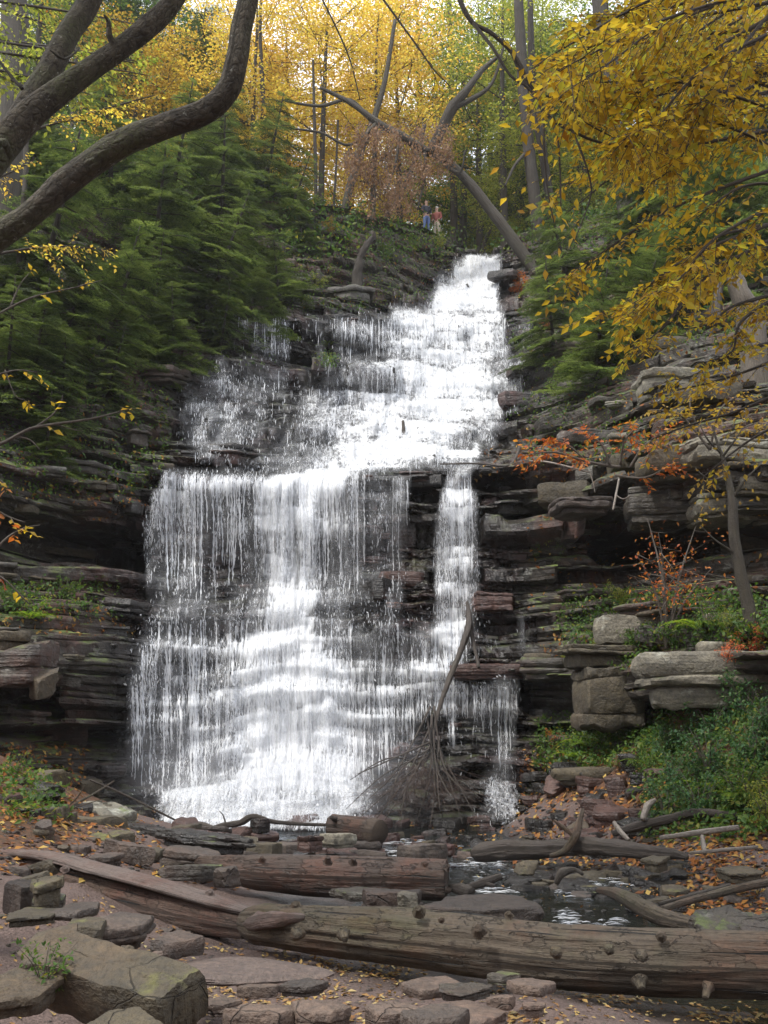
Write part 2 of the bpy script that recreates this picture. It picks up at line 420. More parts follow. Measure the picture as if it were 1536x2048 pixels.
col_(1250, [(1600, 17.2), (1500, 18.6), (1450, 19.6), (1350, 18.4), (1250, 19.2), (1150, 21.8), (1050, 22), (960, 20.4), (900, 21), (800, 24), (700, 27.5), (550, 34), (420, 43)])
col_(1450, [(1540, 16.2), (1480, 17), (1400, 17.5), (1300, 16.2), (1240, 17.6), (1150, 20), (1050, 20), (950, 18.7), (870, 19.2), (780, 21), (700, 23), (500, 30), (390, 39)])
col_(1700, [(1480, 14.8), (1300, 14.8), (1150, 17.4), (950, 16.7), (700, 20.5), (400, 31)])
col_(2050, [(1300, 13), (900, 16), (500, 25)])
CP = np.array([P(*c) for c in cp])
fY = RBF(CP[:, [0, 2]], CP[:, 1], lam=.02, sc=(.8, 1.0))

rim_px = [(-300, 120, 34), (0, 235, 36), (150, 275, 37), (300, 310, 37.5), (480, 345, 38.5), (570, 372, 39.5), (620, 408, 40), (700, 418, 41), (780, 440, 43), (850, 456, 45), (890, 475, 45.5), (915, 508, 46), (935, 514, 46), (1000, 514, 46), (1012, 495, 46), (1060, 470, 45.5), (1110, 452, 45), (1250, 420, 43), (1450, 390, 39), (1700, 330, 33), (1900, 280, 30)]
RP = np.array([P(*r) for r in rim_px])
o_ = np.argsort(RP[:, 0]); RP = RP[o_]
def rimz(x): return np.interp(x, RP[:, 0], RP[:, 2])

recess = [  # u0,u1,v_top,v_bot,depth,D
    (-260, 288, 1040, 1130, 2.2, 22.3), (-260, 250, 1452, 1502, 1.3, 19.4), (-260, 85, 1350, 1450, 1.5, 18.2),
    (1000, 1240, 1000, 1040, 1.1, 22.6), (1180, 1420, 1045, 1125, 2.0, 21.5), (1380, 1650, 1050, 1120, 1.8, 19.8), (1050, 1180, 1352, 1450, 1.1, 20.6), (1240, 1640, 1402, 1480, 1.9, 17.4),
    (1030, 1330, 1445, 1480, 1.0, 19.8), (822, 872, 958, 1012, .5, 24.2), (560, 790, 578, 600, .9, 34.5), (560, 760, 655, 712, .7, 31.8),
    (1075, 1150, 862, 890, .9, 25), (90, 260, 1415, 1432, .5, 19.9), (100, 330, 1295, 1312, .35, 20.5), (960, 1060, 935, 975, .7, 23), (300, 900, 1196, 1212, .25, 23.3),
    (0, 200, 940, 960, .5, 21.8), (1420, 1620, 905, 925, .6, 18.9), (640, 780, 500, 520, .7, 37.7), (360, 560, 800, 822, .4, 28)]
RC = []
for u0, u1, v0, v1, dep, D in recess:
    a = P(u0, v1, D); b = P(u1, v0, D); RC.append((a[0], b[0], a[2], b[2], dep * 1.6))
bumps = [(1105, 1290, 1335, 1435, -1.0, 18.6), (1310, 1640, 1300, 1398, -.9, 16.6), (0, 72, 1292, 1355, -.6, 17.6), (350, 480, 745, 770, -.3, 29)]
BP = []
for u0, u1, v0, v1, dep, D in bumps:
    a = P(u0, v1, D); b = P(u1, v0, D); BP.append((a[0], b[0], a[2], b[2], dep))
def ss(x): x = np.clip(x, 0, 1); return x * x * (3 - 2 * x)
def box(x, z, r, ex=.35, ez=.09):
    n = vnoise(x * 1.3, z * 2 + r[0], 0, 9) * .25
    return ss((x - r[0] + n) / ex) * ss((r[1] - x + n) / ex) * ss((z - r[2] + n * .4) / (ez * 4)) * ss((r[3] - z + n * .25) / ez)

xs = np.concatenate([np.arange(-22, -10, .16), np.arange(-10, 10.5, .066), np.arange(10.5, 24, .16)])
nc = len(xs)
lay = []
z = -1.4
while z < 27.5:
    t = float(np.clip(np.exp(rng.normal(math.log(.158), .62)), .06, .6)) * (1.0 if z < 9 else 1.35)
    lay.append((z, t)); z += t
rowsY, rowsZ = [], []
warp = fbm(xs * .13, xs * 0, 3.1, 21, 3) * .28 + .02 * xs
for k, (z0, t) in enumerate(lay):
    nb = rng.integers(30, 90); br = np.sort(rng.uniform(-23, 25, nb)); cid = np.searchsorted(br, xs)
    amp = .12 + .14 * abs(rng.normal()) + .35 * t
    off = rng.normal(0, amp * .75, nb + 1)[cid] + rng.normal(0, .11)
    db = np.min(np.abs(xs[:, None] - br[None]), axis=1)
    off = off + .07 * np.exp(-(db / .05) ** 2)
    zz0 = z0 + rng.normal(0, t * .16, nb + 1)[cid] * .7
    wob = vnoise(xs * .8, k * 3.3, 0, 33) * .08 + fbm(xs * .5, xs * 0 + z0 * .3, 0, 35, 3) * .13
    for f, ry in ((0.03, .05), (.16, .0), (.5, -.012), (.84, .0), (.97, .035)):
        zz = zz0 + t * f + warp + wob
        zc = z0 + t * .5 + warp
        y = fY(xs, zc) if f == .03 else yb
        if f == .03: yb = y
        micro = fbm(xs * 5.5, zz * 7, 0, 40 + k, 4, .6) * .05 + vnoise(xs * 14, zz * 20, 0, 44) * .028
        mac = fbm(xs * .45, zz * .7, 0, 60, 4) * .32
        yy = y + off + ry * (1 + t * 2) + micro + mac
        for r in RC: yy = yy + r[4] * box(xs, zz, r)
        for r in BP: yy = yy + r[4] * box(xs, zz, r, .2, .12)
        rz = rimz(xs) + vnoise(xs * 1.1, 3, 0, 71) * .18
        over = np.maximum(0, zz - rz)
        yy = yy + over * 7.0
        zz = np.minimum(zz, rz + .12 * over)
        rowsY.append(yy); rowsZ.append(zz)
Yc = np.array(rowsY); Zc = np.array(rowsZ); Xc = np.repeat(xs[None], len(Yc), 0) + vnoise(xs[None] * 3, Zc * 4, 0, 90) * .03
print('cliff rows', Yc.shape)

# ------------------------------------------------------------------ how much water runs where (photo rows)
W_ROWS = {
 506: [(925, 0), (1006, 0)],
 512: [(922, 0), (935, .9), (1000, .9), (1006, 0)],
 540: [(900, 0), (912, .9), (995, .95), (1003, 0)],
 575: [(862, 0), (880, .9), (990, 1), (1000, 0)],
 602: [(852, 0), (870, .9), (990, .95), (1002, 0)],
 628: [(440, 0), (775, .05), (790, .8), (860, .85), (1000, .8), (1014, 0)],
 655: [(440, 0), (470, .3), (500, .2), (545, .35), (562, .6), (576, .4), (582, 0), (610, .15), (642, .22), (660, .1), (680, .5), (720, .6), (760, .4), (780, .7), (830, .9), (900, .75), (960, .8), (1005, .7), (1014, .05), (1060, .15), (1070, 0)],
 700: [(480, 0), (520, .2), (545, .3), (575, .4), (584, 0), (625, 0), (642, .2), (660, .02), (680, .42), (740, .35), (770, .45), (790, .7), (850, .85), (900, .9), (980, .8), (1008, .6), (1024, 0)],
 730: [(420, 0), (440, .35), (462, .05), (560, .02), (640, 0), (690, .2), (720, .5), (790, .8), (850, .9), (930, .95), (970, .6), (1000, .5), (1038, .45), (1050, 0)],
 760: [(400, 0), (420, .4), (445, .6), (475, .35), (500, .35), (560, .45), (585, .08), (640, .1), (665, .5), (740, .75), (830, .85), (900, 1), (960, .95), (1000, .6), (1040, .5), (1048, 0)],
 800: [(362, 0), (375, .4), (420, .45), (460, .35), (520, .35), (540, .1), (596, .1), (618, .7), (680, .65), (740, .75), (800, .85), (870, 1), (960, 1), (1030, .9), (1040, 0)],
 830: [(355, 0), (368, .15), (400, .5), (470, .5), (485, .15), (520, .3), (545, .05), (590, .1), (620, .6), (700, .62), (760, .85), (830, .97), (900, .97), (960, .7), (1000, .6), (1012, 0)],
 870: [(350, 0), (362, .12), (395, .5), (470, .5), (505, .25), (530, .1), (560, .22), (620, .5), (680, .72), (740, .92), (830, 1), (890, .92), (930, .5), (970, .55), (988, .6), (997, 0)],
 905: [(380, 0), (420, .5), (465, .5), (482, .1), (540, .15), (570, .35), (630, .45), (690, .8), (750, 1), (820, 1), (880, .92), (955, .85), (968, 0)],
 932: [(430, 0), (450, .2), (540, .35), (600, .55), (680, .85), (740, .9), (800, .75), (835, .3), (880, .35), (945, .5), (960, 0)],
 945: [(315, 0), (335, .45), (450, .4), (540, .4), (610, .85), (690, .85), (720, .5), (770, .15), (825, .05), (890, .05), (915, .75), (940, .7), (950, 0)],
 962: [(312, 0), (330, .7), (400, .6), (450, .68), (520, .5), (560, .85), (620, .95), (675, .85), (700, .4), (770, .3), (800, .55), (822, .3), (830, 0), (882, 0), (900, .8), (935, .75), (948, 0)],
 1000: [(296, 0), (308, .7), (345, .7), (400, .6), (450, .48), (500, .5), (530, .92), (585, 1), (640, .9), (690, .68), (740, .5), (805, .55), (822, .1), (832, 0), (874, 0), (885, .65), (920, .85), (950, .6), (962, 0)],
 1060: [(262, 0), (285, .18), (297, .6), (340, .62), (380, .5), (440, .48), (500, .5), (538, .92), (590, 1), (640, .75), (680, .62), (740, .42), (805, .42), (826, 0), (862, 0), (878, .7), (920, .8), (950, .5), (966, 0)],
 1130: [(285, 0), (296, .5), (306, .32), (340, .36), (380, .5), (450, .25), (505, .4), (548, .85), (590, 1), (620, .82), (655, .4), (688, .62), (735, .28), (800, .32), (818, 0), (862, 0), (875, .65), (930, .65), (955, .4), (966, 0)],
 1200: [(282, 0), (295, .25), (380, .5), (450, .2), (520, .5), (558, .9), (600, 1), (638, .6), (680, .5), (740, .3), (800, .36), (820, .08), (864, .1), (880, .65), (930, .62), (960, .3), (972, 0)],
 1240: [(265, 0), (280, .2), (340, .45), (450, .42), (520, .6), (560, .95), (605, .95), (640, .45), (680, .4), (740, .22), (785, .42), (812, .2), (860, .22), (880, .85), (930, .8), (960, .22), (1000, .06), (1020, .02), (1046, .4), (1052, 0)],
 1290: [(255, 0), (300, .5), (360, .6), (420, .52), (480, .75), (510, .95), (560, 1), (620, .97), (650, .6), (700, .5), (745, .6), (780, .42), (820, .45), (870, .8), (920, .8), (942, .2), (1030, .05), (1042, .35), (1050, .3), (1056, 0)],
 1340: [(248, 0), (285, .5), (360, .6), (420, .42), (480, .65), (505, 1), (560, 1), (640, .85), (700, .62), (760, .45), (800, .6), (860, .72), (890, .6), (912, .2), (960, .05), (1045, .02), (1055, 0)],
 1372: [(248, 0), (262, .6), (340, .65), (400, .55), (480, .75), (540, 1), (610, 1), (680, .82), (730, .7), (780, .6), (820, .62), (860, .6), (900, .55), (960, .5), (1035, .5), (1046, 0)],
 1450: [(244, 0), (262, .42), (340, .48), (380, .58), (450, .5), (500, .8), (570, 1), (620, .92), (700, .7), (760, .55), (800, .4), (860, .22), (892, .18), (905, .5), (918, .15), (960, .3), (1030, .32), (1040, 0)],
 1520: [(240, 0), (262, .35), (340, .45), (400, .55), (480, .7), (540, .9), (600, .95), (680, .8), (722, .7), (760, .3), (800, .2), (900, .12), (980, .1), (1005, .45), (1030, .22), (1042, 0)],
 1570: [(250, 0), (265, .2), (320, .4), (360, .72), (440, .6), (500, .85), (560, 1), (640, 1), (722, .8), (745, .3), (800, .12), (950, .05), (985, .6), (1022, .35), (1040, 0)],
 1600: [(305, 0), (325, .7), (360, .75), (420, .82), (500, .95), (600, 1), (700, .92), (740, .42), (780, .1), (960, .1), (1000, .5), (1030, .2), (1045, 0)],
 1640: [(318, 0), (332, .85), (420, .9), (520, 1), (640, .92), (700, .7), (745, .4), (765, 0), (930, 0), (960, .3), (1020, .3), (1035, 0)],
 1660: [(330, 0), (420, .3), (600, .4), (700, .2), (720, 0)],
}
wv = sorted(W_ROWS)
us_ = np.arange(0, 1536, 3.0)
tab = np.array([np.interp(us_, [a for a, _ in W_ROWS[v]], [b for _, b in W_ROWS[v]], left=0, right=0) for v in wv])
def density(u, v):
    return density0(u, v) ** 1.08
def density0(u, v):
    u, v = np.broadcast_arrays(np.asarray(u, float), np.asarray(v, float))
    k = np.clip(np.searchsorted(wv, v) - 1, 0, len(wv) - 2); va = np.array(wv)
    f = np.clip((v - va[k]) / (va[k + 1] - va[k]), 0, 1); ui = np.clip(u / 3, 0, len(us_) - 1.001); i = ui.astype(int); g = ui - i
    a = tab[k, i] * (1 - g) + tab[k, i + 1] * g; b = tab[k + 1, i] * (1 - g) + tab[k + 1, i + 1] * g
    r = a * (1 - f) + b * f
    return np.where((v < wv[0]) | (v > wv[-1]), 0, r)
def topx(X, Y, Z):
    dz = Z - CAMZ; fw = Y * _cp + dz * _sp; upc = -Y * _sp + dz * _cp
    return 768 + X / fw * FPX, 1024 - upc / fw * FPX
U_, V_ = topx(Xc, Yc, Zc)
wet = np.zeros(Xc.shape)
for du, dv, w in ((0, 0, 1), (-25, 0, .9), (25, 0, .9), (-60, -10, .55), (60, -10, .55), (-110, -20, .3), (110, -20, .3), (0, -40, .8), (0, 40, .6)):
    wet = np.maximum(wet, np.minimum(1, density(U_ + du, V_ + dv) * 3.5) * w)
wet = np.maximum(wet, .35 * ss((1.2 - Zc) / 1.5)); wet = np.maximum(wet, .75 * (np.abs(U_ - 640) < 420) * ss((V_ - 900) / 60) * ss((1650 - V_) / 20))
cliff_me = make_mesh('cliff', np.stack([Xc, Yc, Zc], -1).reshape(-1, 3), grid_faces(len(Yc), nc)[:, ::-1], smooth=False, attrs={'wet': wet.ravel()})
cliff = obj('cliff', cliff_me, M['cliff'], kind='structure')

# ================================================================== GROUND
gp = [(-3, 5, .2), (0, 3, .02), (3, 3, 0), (-1, 7, .0), (1, 6.6, 0), (-2, 9.5, .05), (2.1, 6.6, -.1), (2.9, 6.7, -.32), (5, 6, -.2), (2, 9.3, -.34), (0, 9.8, -.15), (-1, 12, -.14), (.6, 12, -.3), (3, 11, -.32), (4, 9, -.3), (0, 15, -.24), (2, 14.5, -.3), (-2, 14, -.08), (0, 18, -.3), (2.5, 17, -.15), (-2.5, 19, -.3), (0, 24, -.7), (3, 24, -.7), (-3, 24, -.7),
      (-3.2, 8, .25), (-3.6, 11, .35), (-3.8, 14, .45), (-5.9, 16, 1.2), (-4.6, 17, .45), (-6.5, 12, 1.4), (-6, 8, 1), (-9, 14, 3), (-3.8, 18.5, -.05), (-8, 6, 2), (-12, 10, 5), (-3.6, 3, .5), (-8, 0, 1),
      (4.9, 12.8, .2), (5.9, 15.5, 2.05), (5.3, 14.2, 1.02), (3.97, 15.5, .55), (4.65, 17.5, 1.4), (3.6, 19.5, 1.15), (3.3, 18, .4), (2.8, 17.5, .05), (8, 12, 2.5), (10, 16, 4.8), (6.5, 9, .5), (9, 6, 1.2), (6, 19, 2.6), (12, 10, 5), (9, 0, .8), (0, -12, 0), (-20, -12, 3), (20, -12, 3), (2.2, 19.6, -.3), (-6.5, 18.5, 1.0), (-5.2, 19.4, .2)]
gp = np.array(gp); fZ = RBF(gp[:, :2], gp[:, 2], lam=.01)
def gz(x, y):
    z = fZ(x, y) + fbm(np.asarray(x) * .9, np.asarray(y) * .9, 0, 5, 4) * .05 + fbm(np.asarray(x) * 4, np.asarray(y) * 4, 0, 6, 3) * .014
    return z
gx = np.concatenate([np.arange(-44, -8, 2.), np.arange(-8, 8, .055), np.arange(8, 46, 2.)])
gy = np.concatenate([np.arange(-60, 2, 2.), np.arange(3, 20.5, .055), np.arange(21, 28, 1.)])
GX, GY = np.meshgrid(gx, gy); GZ = gz(GX, GY) + 14 * ss((-5 - GY) / 22)  # unseen hill rising behind the camera, added to block light from behind
bank = ss((fZ(GX, GY) - .22) / .35) * ss((GY - 6) / 2)
bed = ss((-.02 - fZ(GX, GY)) / .12)
ground_me = make_mesh('ground', np.stack([GX, GY, GZ], -1).reshape(-1, 3), grid_faces(len(gy), len(gx)), attrs={'bank': bank.ravel(), 'bed': bed.ravel()})
ground = obj('ground', ground_me, M['ground'], kind='structure')

# plateau and wooded hill behind the rim
px_ = np.concatenate([np.arange(-70, -22, 4.), np.arange(-22, 24, .5), np.arange(24, 72, 4.)])
sy = np.concatenate([np.arange(0, 12, .5), np.arange(12, 160, 4.)])
PX, S = np.meshgrid(px_, sy)
yr = np.interp(PX, RP[:, 0], RP[:, 1]); 
PZ = rimz(PX) - .12 + S * .03 + fbm(PX * .2, S * .2, 0, 8, 4) * .35 * ss(S / 3) + .25 * np.maximum(0, np.abs(PX - 2) - 12) * ss(S / 6)
PZ -= .45 * np.exp(-((PX - 4.1) / 1.0) ** 2) * ss((8 - S) / 8)
plat_me = make_mesh('hilltop', np.stack([PX, yr - .25 + S, PZ], -1).reshape(-1, 3), grid_faces(len(sy), len(px_)))
plateau = obj('hilltop_ground', plat_me, M['forest_floor'], kind='structure')

def bvh_of(V, F): return BVHTree.FromPolygons([tuple(v) for v in V.tolist()], F.tolist())
BV = bvh_of(np.concatenate([np.stack([Xc, Yc, Zc], -1).reshape(-1, 3), np.stack([GX, GY, GZ], -1).reshape(-1, 3), np.stack([PX, yr - .25 + S, PZ], -1).reshape(-1, 3)]),
            np.concatenate([grid_faces(len(Yc), nc), grid_faces(len(gy), len(gx)) + Xc.size, grid_faces(len(sy), len(px_)) + Xc.size + GX.size]))
BVC = bvh_of(np.stack([Xc, Yc, Zc], -1).reshape(-1, 3), grid_faces(len(Yc), nc))
def hit(u, v, bv=None):
    h = (bv or BV).ray_cast(ORI, RAY(u, v), 300)
    return h
def drop(x, y, z):
    h = BV.ray_cast(Vector((x, y, z)), Vector((0, 0, -1)), 60)
    return h[0].z if h[0] is not None else z

# ================================================================== STREAM
WZ = -.2
def stream_material():
    s = NT('stream_water'); c = s.worldco()
    n = s.math('ADD', s.noise(c, 6, 4), s.math('MULTIPLY', s.noise(c, 22, 3), .4))
    g = s.n('ShaderNodeBsdfGlossy'); g.inputs['Roughness'].default_value = .06; g.inputs[0].default_value = (.9, .95, 1, 1)
    t = s.n('ShaderNodeBsdfTransparent'); t.inputs[0].default_value = (.45, .42, .36, 1)
    d = s.n('ShaderNodeBsdfDiffuse'); d.inputs[0].default_value = (.018, .02, .016, 1)
    f = s.n('ShaderNodeFresnel'); f.inputs[0].default_value = 1.33
    b = s.n('ShaderNodeBump'); b.inputs['Strength'].default_value = .55; b.inputs['Distance'].default_value = .05; s.l(n, b.inputs['Height'])
    s.l(b.outputs[0], g.inputs['Normal']); s.l(b.outputs[0], f.inputs['Normal'])
    m0 = s.n('ShaderNodeMixShader'); m0.inputs[0].default_value = .5; s.l(t.outputs[0], m0.inputs[1]); s.l(d.outputs[0], m0.inputs[2])
    m = s.n('ShaderNodeMixShader'); s.l(f.outputs[0], m.inputs[0]); s.l(m0.outputs[0], m.inputs[1]); s.l(g.outputs[0], m.inputs[2])
    s.l(m.outputs[0], s.out.inputs[0]); return s.m
M['stream'] = stream_material()
wx = np.arange(-7, 9.01, .06); wy = np.arange(4.5, 21.5, .06)
WXg, WYg = np.meshgrid(wx, wy)
WZg = WZ + fbm(WXg * 2.2, WYg * 2.2, 0, 51, 4) * .014 + .028 * (WYg - 11).clip(0) * .12
obj('stream_water', make_mesh('stream', np.stack([WXg, WYg, WZg], -1).reshape(-1, 3), grid_faces(len(wy), len(wx))), M['stream'], kind='structure')
def wlevel(y): return WZ + .0034 * max(0, y - 11)

# ================================================================== WATERFALL
def water_material(name, k1, k2, k3, k4, lo, hi):
    s = NT(name)
    uv1 = s.co((*k1, 1), 'UV'); uv2 = s.co((*k2, 1), 'UV'); uv3 = s.co((*k3, 1), 'UV'); uv4 = s.co((*k4, 1), 'UV')
    n1 = s.noise(uv1, 1, 5, .6); n2 = s.noise(uv2, 1, 4, .55); n3 = s.noise(uv3, 1, 4, .65); n4 = s.noise(uv4, 1, 4)
    n = s.math('ADD', s.math('MULTIPLY', n1, .42), s.math('ADD', s.math('MULTIPLY', n2, .2), s.math('ADD', s.math('MULTIPLY', n3, .26), s.math('MULTIPLY', n4, .12))))
    d = s.attr('flow')
    a = s.math('ADD', n, s.math('MULTIPLY', s.math('SUBTRACT', d, .55), .38))
    a = s.rng(a, lo, hi, 0, .93, True)
    a = s.math('MULTIPLY', a, s.rng(d, .0, .3, .1, 1))
    a = s.math('MAXIMUM', a, s.math('MULTIPLY', s.rng(d, .03, .8, 0, .42), s.rng(n2, .3, .62, .25, 1)))
    a = s.math('MULTIPLY', a, s.rng(d, .0, .04))
    col = s.mix(s.rng(n3, .3, .7), (.72, .745, .78), (.9, .91, .92))
    p = s.n('ShaderNodeBsdfPrincipled'); s.l(col, p.inputs['Base Color']); p.inputs['Roughness'].default_value = .5
    bp = s.n('ShaderNodeBump'); bp.inputs['Strength'].default_value = .5; bp.inputs['Distance'].default_value = .05; s.l(n, bp.inputs['Height']); s.l(bp.outputs[0], p.inputs['Normal'])
    tl = s.n('ShaderNodeBsdfTranslucent'); s.l(col, tl.inputs[0])
    m1 = s.n('ShaderNodeMixShader'); m1.inputs[0].default_value = .3; s.l(p.outputs[0], m1.inputs[1]); s.l(tl.outputs[0], m1.inputs[2])
    tr = s.n('ShaderNodeBsdfTransparent'); tr.inputs[0].default_value = (.97, .98, 1, 1)
    m = s.n('ShaderNodeMixShader'); s.l(a, m.inputs[0]); s.l(tr.outputs[0], m.inputs[1]); s.l(m1.outputs[0], m.inputs[2])
    s.l(m.outputs[0], s.out.inputs[0]); return s.m
M['water'] = water_material('falling_water', (19, 1.1), (6, .6), (48, 3), (2.4, 2.0), .45, .66)
M['cascade'] = water_material('cascading_water', (13, 4.5), (4, 1.8), (34, 12), (2.2, 2.2), .485, .67)
def drops_material():
    s = NT('white_water_strand'); g = s.n('ShaderNodeNewGeometry')
    col = s.ramp(g.outputs['Random Per Island'], [(0, (.6, .64, .7)), (.5, (.8, .82, .85)), (1, (.93, .94, .95))])
    p = s.n('ShaderNodeBsdfPrincipled'); s.l(col, p.inputs['Base Color']); p.inputs['Roughness'].default_value = .35
    tr = s.n('ShaderNodeBsdfTransparent'); m = s.n('ShaderNodeMixShader')
    f = s.n('ShaderNodeMath', operation='FRACT'); s.l(s.math('MULTIPLY', g.outputs['Random Per Island'], 37.7), f.inputs[0])
    s.l(s.rng(f.outputs[0], 0, 1, .1, .55), m.inputs[0]); s.l(tr.outputs[0], m.inputs[1]); s.l(p.outputs[0], m.inputs[2]); s.l(m.outputs[0], s.out.inputs[0])
    return s.m
M['drops'] = drops_material()
su = np.arange(234, 1080, 3.0); sv = np.arange(503, 1664, 3.0)
SU, SV = np.meshgrid(su, sv); DN0 = density(SU, SV); DN = DN0
DEP = np.full(SU.shape, np.nan)
for i in range(len(sv)):
    for j in range(len(su)):
        if DN[i, max(0, j - 3):j + 4].max() > 0 or True:
            h = BVC.ray_cast(ORI, RAY(su[j], sv[i]), 90)
            if h[0] is not None: DEP[i, j] = h[0].y
# where the ray passes below the cliff foot, water lies on the pool
bad = np.isnan(DEP); DEP[bad] = 22
DEP = np.minimum(DEP, 46.4)
k = (SV > 1560)
pool = (WZ + .06 - CAMZ) / np.array([(P(768, v, 1.0)[2] - CAMZ) for v in sv])
pool = np.where(pool > 0, pool, 99)[:, None] * np.ones(SU.shape)
DEP = np.minimum(DEP, pool)
def vfilt(A, r, fn):
    pad = np.pad(A, ((r, r), (0, 0)), 'edge'); return fn(np.stack([pad[i:i + len(A)] for i in range(2 * r + 1)]), axis=0)
def hfilt(A, r, fn): return vfilt(A.T, r, fn).T
# veils leave the lip and fall clear of the face: running minimum of depth, then smooth
DS = vfilt(vfilt(DEP, 3, np.min), 2, np.mean); low_ = vfilt(vfilt(vfilt(DEP, 7, np.min), 6, np.mean), 5, np.mean)
fl = ss((SV - 940) / 25) * ss((1235 - SV) / 25); DS = DS * (1 - fl) + low_ * fl; DS = hfilt(hfilt(DS, 1, np.min), 3, np.mean)
DS = np.maximum(np.minimum.accumulate(DS, axis=0), DS - np.where(SV > 940, 1.2, .45)); DS = vfilt(DS, 2, np.mean)
r54 = int((542 - sv[0]) / 3); DS[:r54] = DS[r54][None] + (542 - SV[:r54]) * .05
DS = DS - .07 - .12 * DN
# water whitens where it breaks over an edge and thins on the risers below it
RW = hfilt(np.minimum(DEP, 60), 2, np.mean); edge = np.clip(vfilt(np.vstack([np.zeros(len(su)), np.clip(RW[:-1] - RW[1:], 0, 3)]), 1, np.max) / .35, 0, 1)
below = edge.copy()
for q in range(1, 9): below = np.maximum(below, np.vstack([np.zeros((q, len(su))), edge[:-q]]) * (1 - q / 9.))
DC = np.where(SV > 945, np.clip(DN0 + (DN0 - .58) * .42 * np.minimum(1, DN0 * 4), 0, 1), DN0 * .93)
DN = np.clip(DC * (.70 + .60 * below) * (DN0 > .012), 0, 1)
WP = np.array([P(u, v, 1.0) for u, v in zip(SU.ravel(), SV.ravel())]).reshape(*SU.shape, 3)
WP = np.stack([WP[..., 0] * DS, DS, CAMZ + (WP[..., 2] - CAMZ) * DS], -1)
WP[..., 1] += (fbm(WP[..., 0] * 7, WP[..., 2] * .8, 0, 12, 3) * .07) * DN
seg = np.linalg.norm(np.diff(WP, axis=0), axis=2); LEN = np.vstack([np.zeros(len(su)), np.cumsum(seg, 0)])
LEN = LEN.mean(1)[:, None] + 0 * LEN
fq = grid_faces(*SU.shape); keep = DN.ravel()[fq].max(1) > .01
fall = obj('waterfall', None, None, kind='structure'); fall.location = (0, 0, 0)
for nm, lo, hi in (('upper_cascade', 0, 945), ('lower_cascade', 945, 9999)):
    kk = keep & (SV.ravel()[fq[:, 0]] >= lo) & (SV.ravel()[fq[:, 0]] < hi)
    used, inv = np.unique(fq[kk], return_inverse=True)
    me = make_mesh(nm, WP.reshape(-1, 3)[used], inv.reshape(-1, 4)[:, ::-1], np.stack([WP[..., 0], LEN], -1).reshape(-1, 2)[used], True, {'flow': DN.ravel()[used]})
    obj(nm, me, M['water' if lo else 'cascade'], fall)
# strands and drops of white water that hang in front of the veil
prob = (DN ** 1.7 * (0.12 + .88 * ss((fbm(WP[..., 0] * 8, LEN * .35, 0, 77, 3) + fbm(WP[..., 0] * 3, LEN * .9, 0, 79, 2) * .5 + .15) / .4)) + .015 * (DN > .02)) * (DS / 24) ** -.3
prob = prob * (1 - .35 * (DN > .93)); prob /= prob.sum()
N = 60000
pick = rng.choice(prob.size, N, p=prob.ravel()); pi, pj = np.unravel_index(pick, SU.shape)
kl = rng.uniform(.8, 3.0, N) * (1 + 1.5 * (rng.random(N) < .12)); 
steps = 3
fi = pi[:, None] + kl[:, None] * np.linspace(0, 1, steps)[None]; fi = np.clip(fi, 0, len(sv) - 1.001)
i0 = fi.astype(int); ff = (fi - i0)[..., None]
jj = np.repeat(pj[:, None], steps, 1)
Pt = WP[i0, jj] * (1 - ff) + WP[i0 + 1, jj] * ff
jump = np.abs(Pt[:, 0, 1] - Pt[:, -1, 1]) < .8
x0 = rng.uniform(-.5, .5, (N, 1)) * PXM(24, 3.0) + rng.normal(0, .008, (N, steps)).cumsum(1)
out = rng.uniform(.02, .16, (N, 1)) + .02
wd = rng.uniform(.0025, .0085, (N, 1)) * np.array([[.5, 1.0, .35]]) * (DS[pi, pj][:, None] / 24)
Pt[..., 0] += x0; Pt[..., 1] -= out
A_ = Pt.copy(); A_[..., 0] -= wd; B_ = Pt.copy(); B_[..., 0] += wd; B_[..., 1] += wd * .8
Vd = np.stack([A_, B_], 2)[jump].reshape(-1, 3); n_ = int(jump.sum()); b0 = (np.arange(n_) * 6)[:, None]
Fd = np.concatenate([b0 + np.array([0, 1, 3, 2]), b0 + np.array([2, 3, 5, 4])])
# long unbroken threads that drop from the lips
tV, tF, tn = [Vd], [Fd], len(Vd)
for q in range(1300):
    v0 = (950, 950, 960, 1240, 1290, 1375, 1375, 640, 740, 640)[q % 10] + rng.uniform(-4, 14); i = int((v0 - sv[0]) / 3); j = rng.integers(0, len(su)); ln = int(rng.uniform(12, 85))
    if v0 < 900: ln = ln // 3
    if not 0 <= i < len(sv) - 4 or DN[i, j] < rng.uniform(.1, .5) * (.35 if v0 < 700 else 1): continue
    ii = np.arange(i, min(i + ln, len(sv) - 1)); d_ = DN[ii, j]
    if (d_ < .08).any(): ii = ii[:int(np.argmax(d_ < .08))]
    if len(ii) < 5: continue
    p = WP[ii, j].copy(); m = len(ii); p[:, 0] += rng.uniform(-.02, .02) + np.cumsum(rng.normal(0, .0045, m)); p[:, 1] -= rng.uniform(.06, .16)
    w_ = rng.uniform(.005, .014) * (.45 + np.abs(vnoise(ii * .33, q * 7.7, 0, 3)) * 1.6) * np.minimum(1, (m - np.arange(m)) / 6); a_ = p.copy(); a_[:, 0] -= w_; b_ = p.copy(); b_[:, 0] += w_; b_[:, 1] += w_
    tV.append(np.stack([a_, b_], 1).reshape(-1, 3)); k_ = (np.arange(m - 1) * 2)[:, None] + tn; tF.append(k_ + np.array([0, 1, 3, 2])); tn += 2 * m
